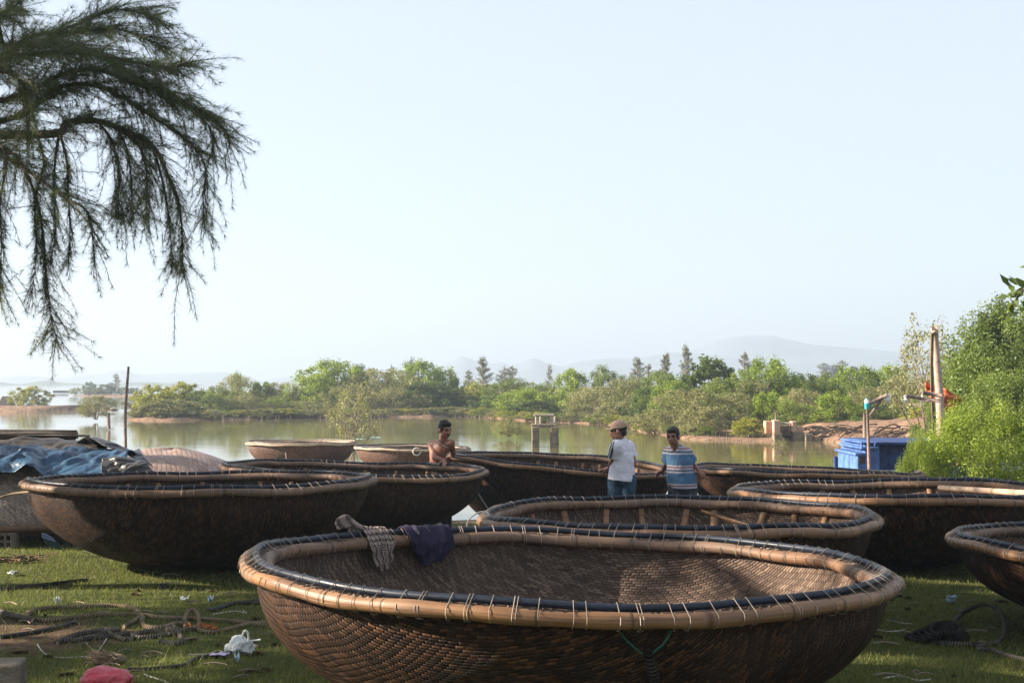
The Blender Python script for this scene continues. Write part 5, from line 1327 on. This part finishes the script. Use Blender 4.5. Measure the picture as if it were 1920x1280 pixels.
def head(root, mb, c, fwd, up, skinm, hairm='hair', cap=False, moust=False, hs=1., long=1.):
    r, f, u = frame(fwd, up)
    R = Matrix((r, f, u)).transposed()
    def H(a, b, d): return Vector(c) + (r * a + f * b + u * d) * hs
    mb.ell(H(0, -.012, .03), (.074 * hs, .092 * hs, .084 * hs), R)                                   # skull
    mb.ell(H(0, .025, -.035), (.060 * hs, .066 * hs, .075 * hs), R)                                  # face
    mb.ell(H(0, .040, -.082), (.036 * hs, .040 * hs, .030 * hs), R)                                  # chin
    mb.ell(H(.04, .005, -.06), (.022 * hs, .05 * hs, .035 * hs), R); mb.ell(H(-.04, .005, -.06), (.022 * hs, .05 * hs, .035 * hs), R)
    mb.capsule(H(0, .084, .012), .010 * hs, H(0, .103, -.026), .0145 * hs, 10)                       # nose
    mb.ell(H(.013, .092, -.030), (.010 * hs, .012 * hs, .009 * hs), R); mb.ell(H(-.013, .092, -.030), (.010 * hs, .012 * hs, .009 * hs), R)
    mb.capsule(H(-.04, .070, .022), .012 * hs, H(.04, .070, .022), .012 * hs, 8)                     # brow
    mb.ell(H(.038, .062, -.022), (.020 * hs, .020 * hs, .018 * hs), R); mb.ell(H(-.038, .062, -.022), (.020 * hs, .020 * hs, .018 * hs), R)
    mb.ell(H(0, .080, -.058), (.026 * hs, .014 * hs, .014 * hs), R)                                  # mouth mound
    for s_ in (-1, 1): mb.ell(H(.076 * s_, -.012, -.012), (.011 * hs, .022 * hs, .033 * hs), R)       # ears
    def extras():
        for s_ in (-1, 1):
            e = MB(); e.ell(H(.032 * s_, .079, .003), (.014 * hs, .008 * hs, .0065 * hs), R, 12, 8); part('eye', e, M['eye'], root)
            e = MB(); e.tube([H(.012 * s_, .089, .022), H(.034 * s_, .086, .028), H(.056 * s_, .070, .021)], [.004, .0048, .003], 6); part('eyebrow', e, M[hairm], root)
        e = MB(); e.tube([H(-.024, .086, -.060), H(-.01, .0955, -.057), H(0, .0965, -.058), H(.01, .0955, -.057), H(.024, .086, -.060)], [.003, .006, .0065, .006, .003], 8); part('lips', e, M['lip'], root)
        if moust:
            e = MB(); e.tube([H(-.028, .086, -.050), H(-.012, .097, -.045), H(0, .099, -.044), H(.012, .097, -.045), H(.028, .086, -.050)], [.003, .005, .0045, .005, .003], 6); part('moustache', e, M[hairm], root)
        h = MB(); rr = random.Random(4)
        h.ell(H(0, -.022, .045), (.081 * hs, .096 * hs, .082 * hs * long), R)
        if not cap:
            h.ell(H(0, .022, .082), (.068 * hs, .070 * hs, .038 * hs * long), R)
            for k in range(26): 
                a = rr.uniform(0, 2 * PI); q = rr.uniform(.2, .9)
                h.ell(H(.066 * q * math.cos(a), -.01 + .075 * q * math.sin(a), .095 + .028 * long * (1 - q)), (.022 * hs, .022 * hs, .018 * hs), R, 8, 6)
        h.ell(H(0, -.072, -.015), (.058 * hs, .036 * hs, .055 * hs), R)
        for s_ in (-1, 1): h.ell(H(.066 * s_, .012, .03), (.014 * hs, .026 * hs, .036 * hs), R); 
        bake(h, 'hair', .006, M[hairm], root, 2, .006, .02)
        if cap:
            k = MB(); k.ell(H(0, -.012, .062), (.089 * hs, .106 * hs, .072 * hs), R)
            k.ell(H(0, -.012, .045), (.090 * hs, .107 * hs, .03 * hs), R)
            o = bake(k, 'cap', .006, M['cap'], root, 4, .004, .05)
            b = MB()
            def brim(a, v):
                th = lerp(-1.1, 1.1, a); rad = lerp(1, 1.0, v); x = .088 * math.sin(th); y = .082 * math.cos(th) + v * .088 * (math.cos(th * .95) ** .7 if math.cos(th * .95) > 0 else 0)
                return tuple(H(x, y, .046 - v * .012 - .018 * (x / .088) ** 2))
            b.grid(brim, 16, 6); q = part('brim', b, M['cap'], o); sm = q.modifiers.new('t', 'SOLIDIFY'); sm.thickness = .006
            bt = MB(); bt.ell(H(0, -.012, .134), (.008, .008, .005), R, 8, 6); part('button', bt, M['cap'], o)
    return extras, H, R
def torso(mb, J, k=0.):
    P, Cc, Nn = Vector(J['pelvis']), Vector(J['chest']), Vector(J['neck'])
    sL, sR = Vector(J['shL']), Vector(J['shR']); ax = (sR - sL).normalized(); upv = (Nn - P).normalized(); fw = upv.cross(ax) * -1
    wst = P.lerp(Cc, .5)
    R = Matrix((ax, upv.cross(ax), upv)).transposed()
    mb.ell(Cc, (.140 + k, .100 + k, .165 + k), R)
    mb.ell(Cc + upv * .07, (.145 + k, .084 + k, .085 + k), R)
    mb.ell(wst, (.122 + k, .090 + k, .15 + k), R)
    mb.ell(P + upv * .03, (.142 + k, .100 + k, .12 + k), R)
    mb.capsule(P, .10 + k, Cc, .10 + k)
    mb.capsule(sL, .054 + k, Nn - upv * .05, .058 + k); mb.capsule(sR, .054 + k, Nn - upv * .05, .058 + k)
    for s_ in (sL, sR): mb.ell(s_, (.058 + k, .056 + k, .062 + k), R); mb.capsule(s_ + (Cc - s_) * .25, .06 + k, s_ + (Cc - s_) * .75 - upv * .05, .07 + k)
def body(root, J, skinm, hd):
    mb = MB(); torso(mb, J)
    Nn = Vector(J['neck']); mb.capsule(Nn - Vector((0, 0, .05)), .060, Vector(J['head']) - Vector(J['fwd']) * .015 - Vector((0, 0, .05)), .050)
    for s_ in 'LR':
        a, b, c = [Vector(J[q + s_]) for q in ('sh', 'el', 'wr')]
        mb.capsule(a, .050, a.lerp(b, .5), .045); mb.capsule(a.lerp(b, .5), .045, b, .036)
        mb.capsule(b, .038, b.lerp(c, .35), .039); mb.capsule(b.lerp(c, .35), .039, c, .025)
        hand(mb, c, *J['hand' + s_])
        h, k, n_ = [Vector(J[q + s_]) for q in ('hip', 'kn', 'an')]
        mb.capsule(h, .088, h.lerp(k, .5), .074); mb.capsule(h.lerp(k, .5), .074, k, .054); mb.capsule(k, .054, k.lerp(n_, .3), .056); mb.capsule(k.lerp(n_, .3), .056, n_, .038)
        ff = Vector(J['toe' + s_]); mb.capsule(n_ - Vector((0, 0, .02)), .04, n_ + ff * .1 - Vector((0, 0, .045)), .034); mb.capsule(n_ + ff * .1 - Vector((0, 0, .045)), .034, n_ + ff * .17 - Vector((0, 0, .052)), .026)
    ex, H, R = head(root, mb, J['head'], J['fwd'], J['up'], skinm, **hd)
    bake(mb, 'body', .0055, M[skinm], root, 3)
    ex(); return H, R
def trousers(root, J, mat, hem=.97, k=.018, shorts=None):
    mb = MB(); P = Vector(J['pelvis']); Cc = Vector(J['chest']); sL, sR = Vector(J['shL']), Vector(J['shR']); ax = (sR - sL).normalized(); upv = (Cc - P).normalized()
    R = Matrix((ax, upv.cross(ax), upv)).transposed()
    mb.ell(P + upv * .02, (.143 + k, .103 + k, .12), R); mb.ell(P - upv * .05, (.148 + k, .106 + k, .10), R)
    for s_ in 'LR':
        h, kn, an = [Vector(J[q + s_]) for q in ('hip', 'kn', 'an')]
        mb.capsule(h, .088 + k, h.lerp(kn, .5), .076 + k); mb.capsule(h.lerp(kn, .5), .076 + k, kn, .062 + k)
        if shorts is None: mb.capsule(kn, .062 + k, kn.lerp(an, hem), .056 + k)
    return bake(mb, 'trousers', .009, M[mat], root, 6, .02, .09)
def shirt(root, J, mat, k=.020, drop=.02, sleeve=.62, flare=.0):
    mb = MB(); torso(mb, J, k); P = Vector(J['pelvis']); Cc = Vector(J['chest']); sL, sR = Vector(J['shL']), Vector(J['shR']); ax = (sR - sL).normalized(); upv = (Cc - P).normalized()
    R = Matrix((ax, upv.cross(ax), upv)).transposed()
    n = 20; vs = []; tp = Cc + upv * .02; bt = P - upv * (.07 + drop); NP = 9
    for q in range(NP):
        f = q / (NP - 1); p = tp.lerp(bt, f); wa = lerp(.143, .158 + flare, f) + k; wb = lerp(.104, .122 + flare, f) + k
        for j in range(n): a = 2 * PI * j / n; vs.append(p + R @ Vector((wa * math.cos(a), wb * math.sin(a), 0)))
    fs = [(i * n + j, i * n + (j + 1) % n, (i + 1) * n + (j + 1) % n, (i + 1) * n + j) for i in range(NP - 1) for j in range(n)] + [tuple(range(n)), tuple(reversed(range((NP - 1) * n, NP * n)))]
    mb.add(vs, fs)
    for s_ in 'LR':
        a, b = Vector(J['sh' + s_]), Vector(J['el' + s_]); e = a.lerp(b, sleeve); d_ = (b - a).normalized()
        mb.capsule(a, .062 + k, a.lerp(b, .3), .060 + k)
        mb.tube([a, a.lerp(b, sleeve * .5), e], [.058 + k, .058 + k, .064 + k], 14)
    o = bake(mb, 'shirt', .008, M[mat], root, 5, .024, .10)
    c = MB(); Nn = Vector(J['neck'])
    return o
def collar(par, J, mat, r=.072):
    Nn = Vector(J['neck']) + Vector((0, 0, .005)); fw = Vector(J['cfwd']).normalized(); rt = fw.cross(Vector((0, 0, 1)))
    c = MB()
    def f(u, v):
        a = lerp(.28, 2 * PI - .28, u); d = fw * math.cos(a) + rt * math.sin(a); rr = r + .022 * v
        return tuple(Nn + d * rr * (1 if abs(math.cos(a)) < .9 else 1.02) + Vector((0, 0, .030 - .052 * v - .03 * (math.cos(a) * .5 + .5))))
    c.grid(f, 26, 4); q = part('collar', c, M[mat], par); q.modifiers.new('t', 'SOLIDIFY').thickness = .006

# -- shirtless man gripping the rims of two boats
gx = W(822, 800, 19.1)
hR, aR = rim_hit('mid', 838, 1); hL, aL = rim_hit('men', 849, -1)
m1 = empty('person', (gx.x, 19.1, gz(gx.x, 19.1)), 'shirtless man with short black hair and a thin neck chain, leaning on two boat rims', 'man')
d1 = 19.1
def Q(px, py, d=d1): return W(px, py, d)
J = dict(pelvis=Q(816, 886, 19.25), chest=Q(823, 846, 19.14), neck=Q(829, 826, 19.08), head=Q(834, 805.5, 19.0), fwd=(.62, -.72, -.16), up=(.05, -.08, 1), cfwd=(.6, -.8, 0),
         shL=Q(845, 831, 19.02), shR=Q(808, 833, 19.2), elL=Q(850, 849, 19.2), elR=Q(815, 858, 18.98))
J['wrR'] = hR + Vector((-.045, .05, .05)); J['handR'] = ((.25, -.75, -.62), (.12, -.62, -.78), -1, .55)
J['wrL'] = Q(846, 854, 19.55); J['handL'] = ((-.1, .9, -.25), (.15, -.2, -1), 1, .6)
zg = gz(gx.x, 19.2) + .06
pv = J['pelvis']
J.update(hipL=pv + Vector((.085, .03, -.06)), hipR=pv + Vector((-.085, .06, -.06)))
for s_, dx in (('L', .13), ('R', -.11)):
    an = Vector((pv.x + dx, pv.y + .12 + dx * .5, zg)); J['an' + s_] = an; J['kn' + s_] = J['hip' + s_].lerp(an, .5) + Vector((.04, -.05, 0)); J['toe' + s_] = Vector((.6, -.8, 0))
H, R = body(m1, J, 'skin_a', dict(moust=True))
trousers(m1, J, 'slacks')
c = MB(); Nn = J['neck']; ch = []
for k in range(26):
    a = 2 * PI * k / 26; f_ = Vector((.6, -.8, 0)); r__ = Vector((.8, .6, 0)); ch.append(Nn + f_ * (.075 + .045 * max(0, math.cos(a))) * math.cos(a) + r__ * .078 * math.sin(a) + Vector((0, 0, .01 - .085 * max(0, math.cos(a)) ** 1.3)))
c.tube(ch, .0032, 5, closed=True); part('necklace', c, M['silver'], m1)

# -- man in the cap, back turned, one hand on the tilted boat
d2 = 18.15; g2 = W(1168, 900, d2)
m2 = empty('person', (g2.x, d2, gz(g2.x, d2)), 'man in khaki cap, white shirt and blue jeans, seen from behind', 'man')
def Q2(px, py, d=d2): return W(px, py, d)
hL, aL = rim_hit('men', 1127, -1)
J = dict(pelvis=Q2(1166, 892, 18.2), chest=Q2(1168, 850, 18.16), neck=Q2(1164, 826, 18.14), head=Q2(1159, 807.5, 18.1), fwd=(-.93, .30, -.05), up=(0, 0, 1), cfwd=(-.8, .6, 0),
         shL=Q2(1153, 834, 18.0), shR=Q2(1181, 836, 18.32), elL=Q2(1147, 866, 18.2), elR=Q2(1188, 868, 18.28))
J['shL'], J['shR'] = Q2(1156, 836, 17.99), Q2(1179, 837, 18.31)
J['elL'] = Q2(1148, 866, 18.1)
J['wrL'] = hL + Vector((.10, -.02, .045)); J['handL'] = ((-.96, .18, -.15), (0, .1, -1), 1, .35)
J['elR'] = Q2(1188, 868, 18.3); J['wrR'] = Q2(1181, 890, 18.5); J['handR'] = ((-.1, .35, -.9), (-.6, .5, 0), 1, .5)
zg = gz(g2.x, d2) + .05; pv = J['pelvis']
for s_, dx, dy in (('L', -.075, .03), ('R', .085, -.02)):
    J['hip' + s_] = pv + Vector((dx, dy, -.05)); an = Vector((pv.x + dx * 1.1, pv.y + dy, zg)); J['an' + s_] = an; J['kn' + s_] = J['hip' + s_].lerp(an, .5) + Vector((-.02, .02, 0)); J['toe' + s_] = Vector((-.7, .7, 0))
H, R = body(m2, J, 'skin_b', dict(cap=True))
trousers(m2, J, 'jeans', k=.014)
sh = shirt(m2, J, 'white_shirt', .021, -.015, .66, .022)
collar(sh, J, 'white_shirt')
for off, w_, mt in ((0, .050, 'stripe_navy'), (.0, .014, 'white_shirt')):
    mb = MB(); a, b = J['shL'], J['elL']; nk = J['neck']; ou_ = Vector((-.66, -.75, 0)); pts = [nk + Vector((-.045, -.06, .0)), nk.lerp(a, .55) + ou_ * .055 + Vector((0, 0, .055)), a + ou_ * .066 + Vector((0, 0, .045)), a.lerp(b, .25) + ou_ * .090, a.lerp(b, .48) + ou_ * .092, a.lerp(b, .68) + ou_ * .096]
    sp = spline(pts, 5); vs = []
    out = Vector((-.66, -.75, .2)).normalized()
    for i, p in enumerate(sp):
        tg = (sp[min(i + 1, len(sp) - 1)] - sp[max(i - 1, 0)]).normalized(); sd_ = tg.cross(out).normalized()
        ou = (out - tg * out.dot(tg)).normalized()
        for q in (-1, -.4, .4, 1): vs.append(p + sd_ * w_ * .62 * q + ou * ((.008 if mt == 'stripe_navy' else .012) - .010 * q * q))
    mb.add(vs, [(i * 4 + j, i * 4 + j + 1, (i + 1) * 4 + j + 1, (i + 1) * 4 + j) for i in range(len(sp) - 1) for j in range(3)])
    o = part('sleeve_stripe', mb, M[mt], sh); o.modifiers.new('t', 'SOLIDIFY').thickness = .004

# -- man in the striped shirt with a hand on either boat
d3 = 18.55; g3 = W(1277, 900, d3)
m3 = empty('person', (g3.x, d3, gz(g3.x, d3)), 'man with short black hair in a blue striped polo shirt and dark trousers', 'man')
def Q3(px, py, d=d3): return W(px, py, d)
h1, _ = rim_hit('behind', 1318, -1)
J = dict(pelvis=Q3(1279, 908, 18.6), chest=Q3(1273, 859, 18.55), neck=Q3(1268, 838, 18.52), head=Q3(1262, 818.5, 18.44), fwd=(-.42, -.9, -.08), up=(-.08, 0, 1), cfwd=(-.3, -.95, 0),
         shL=Q3(1288, 850, 18.54), shR=Q3(1255, 847, 18.62), elL=Q3(1299, 871, 18.64), elR=Q3(1250, 872, 18.78))
J['wrL'] = Q3(1308, 879, 18.5); J['handL'] = ((.45, -.35, -.55), (.1, .45, -.9), 1, .5)
J['wrR'] = Q3(1243, 881, 18.95); J['handR'] = ((-.5, .5, -.35), (.2, -.3, -1), -1, .5)
zg = gz(g3.x, d3) + .05; pv = J['pelvis']
for s_, dx in (('L', .10), ('R', -.085)):
    J['hip' + s_] = pv + Vector((dx, 0, -.05)); an = Vector((pv.x + dx * 1.25, pv.y, zg)); J['an' + s_] = an; J['kn' + s_] = J['hip' + s_].lerp(an, .5) + Vector((0, -.03, 0)); J['toe' + s_] = Vector((-.3, -.95, 0))
H, R = body(m3, J, 'skin_c', dict(hs=.98, long=1.05))
trousers(m3, J, 'slacks', k=.014)
sh = shirt(m3, J, 'polo', .019, -.045, .68, .018)
collar(sh, J, 'polo', .070)

# ------------------------------------------------------------------ camera, light, air
cam = bpy.data.cameras.new('camera'); co = bpy.data.objects.new('camera', cam); COL.objects.link(co)
co.location = CAM; co.rotation_euler = (PI / 2 + PHI, 0, 0)
cam.sensor_width = 36; cam.lens = 36 * F / 1920; cam.clip_start = .1; cam.clip_end = 9000
scn.camera = co
EL, AZ = math.radians(SUN_EL), math.radians(SUN_AZ)       # AZ clockwise from +Y
sd = Vector((math.sin(AZ) * math.cos(EL), math.cos(AZ) * math.cos(EL), math.sin(EL)))
sl = bpy.data.lights.new('sun', 'SUN'); sl.energy = SUN_E; sl.angle = math.radians(.53); sl.color = (1, .86, .70)
so = bpy.data.objects.new('sun', sl); COL.objects.link(so); so.rotation_euler = (-sd).to_track_quat('-Z', 'Y').to_euler(); so.location = sd * 50
w = bpy.data.worlds.new('World'); scn.world = w; w.use_nodes = True
nt = w.node_tree; bg = nt.nodes['Background']; sky = nt.nodes.new('ShaderNodeTexSky'); sky.sky_type = 'NISHITA'; sky.sun_disc = False
sky.sun_elevation = EL; sky.sun_rotation = AZ; sky.air_density = 1.0; sky.dust_density = .3; sky.ozone_density = 4.5; sky.altitude = 0
veil = nt.nodes.new('ShaderNodeMix'); veil.data_type = 'RGBA'; veil.inputs[0].default_value = .66; veil.inputs[7].default_value = VEIL   # milky high haze over the blue
nt.links.new(sky.outputs[0], veil.inputs[6]); nt.links.new(veil.outputs[2], bg.inputs[0]); bg.inputs[1].default_value = SKY_S
mb = MB(); mb.box((0, 1420, 27.4), (6000, 3300, 61.2))
hz = bpy.data.materials.new('haze_air'); hz.use_nodes = True; hz.node_tree.nodes.clear()
ho = hz.node_tree.nodes.new('ShaderNodeOutputMaterial'); pv = hz.node_tree.nodes.new('ShaderNodeVolumePrincipled')
pv.inputs['Density'].default_value = HAZE; pv.inputs['Color'].default_value = HAZE_C; pv.inputs['Anisotropy'].default_value = .25
hz.node_tree.links.new(pv.outputs[0], ho.inputs['Volume'])
ob = part('haze', mb, hz, smooth=False); tag(ob, 'pale blue haze lying over the lagoon', 'haze', kind='stuff')
scn.view_settings.view_transform = 'Standard'; scn.view_settings.look = 'None'; scn.view_settings.gamma = 1; scn.view_settings.exposure = EXPO
scn.render.engine = 'CYCLES'
cy = scn.cycles; cy.max_bounces = 7; cy.diffuse_bounces = 3; cy.glossy_bounces = 3; cy.transmission_bounces = 4; cy.volume_bounces = 1; cy.transparent_max_bounces = 8
cy.use_denoising = True; cy.sample_clamp_indirect = 6; cy.volume_step_rate = 4
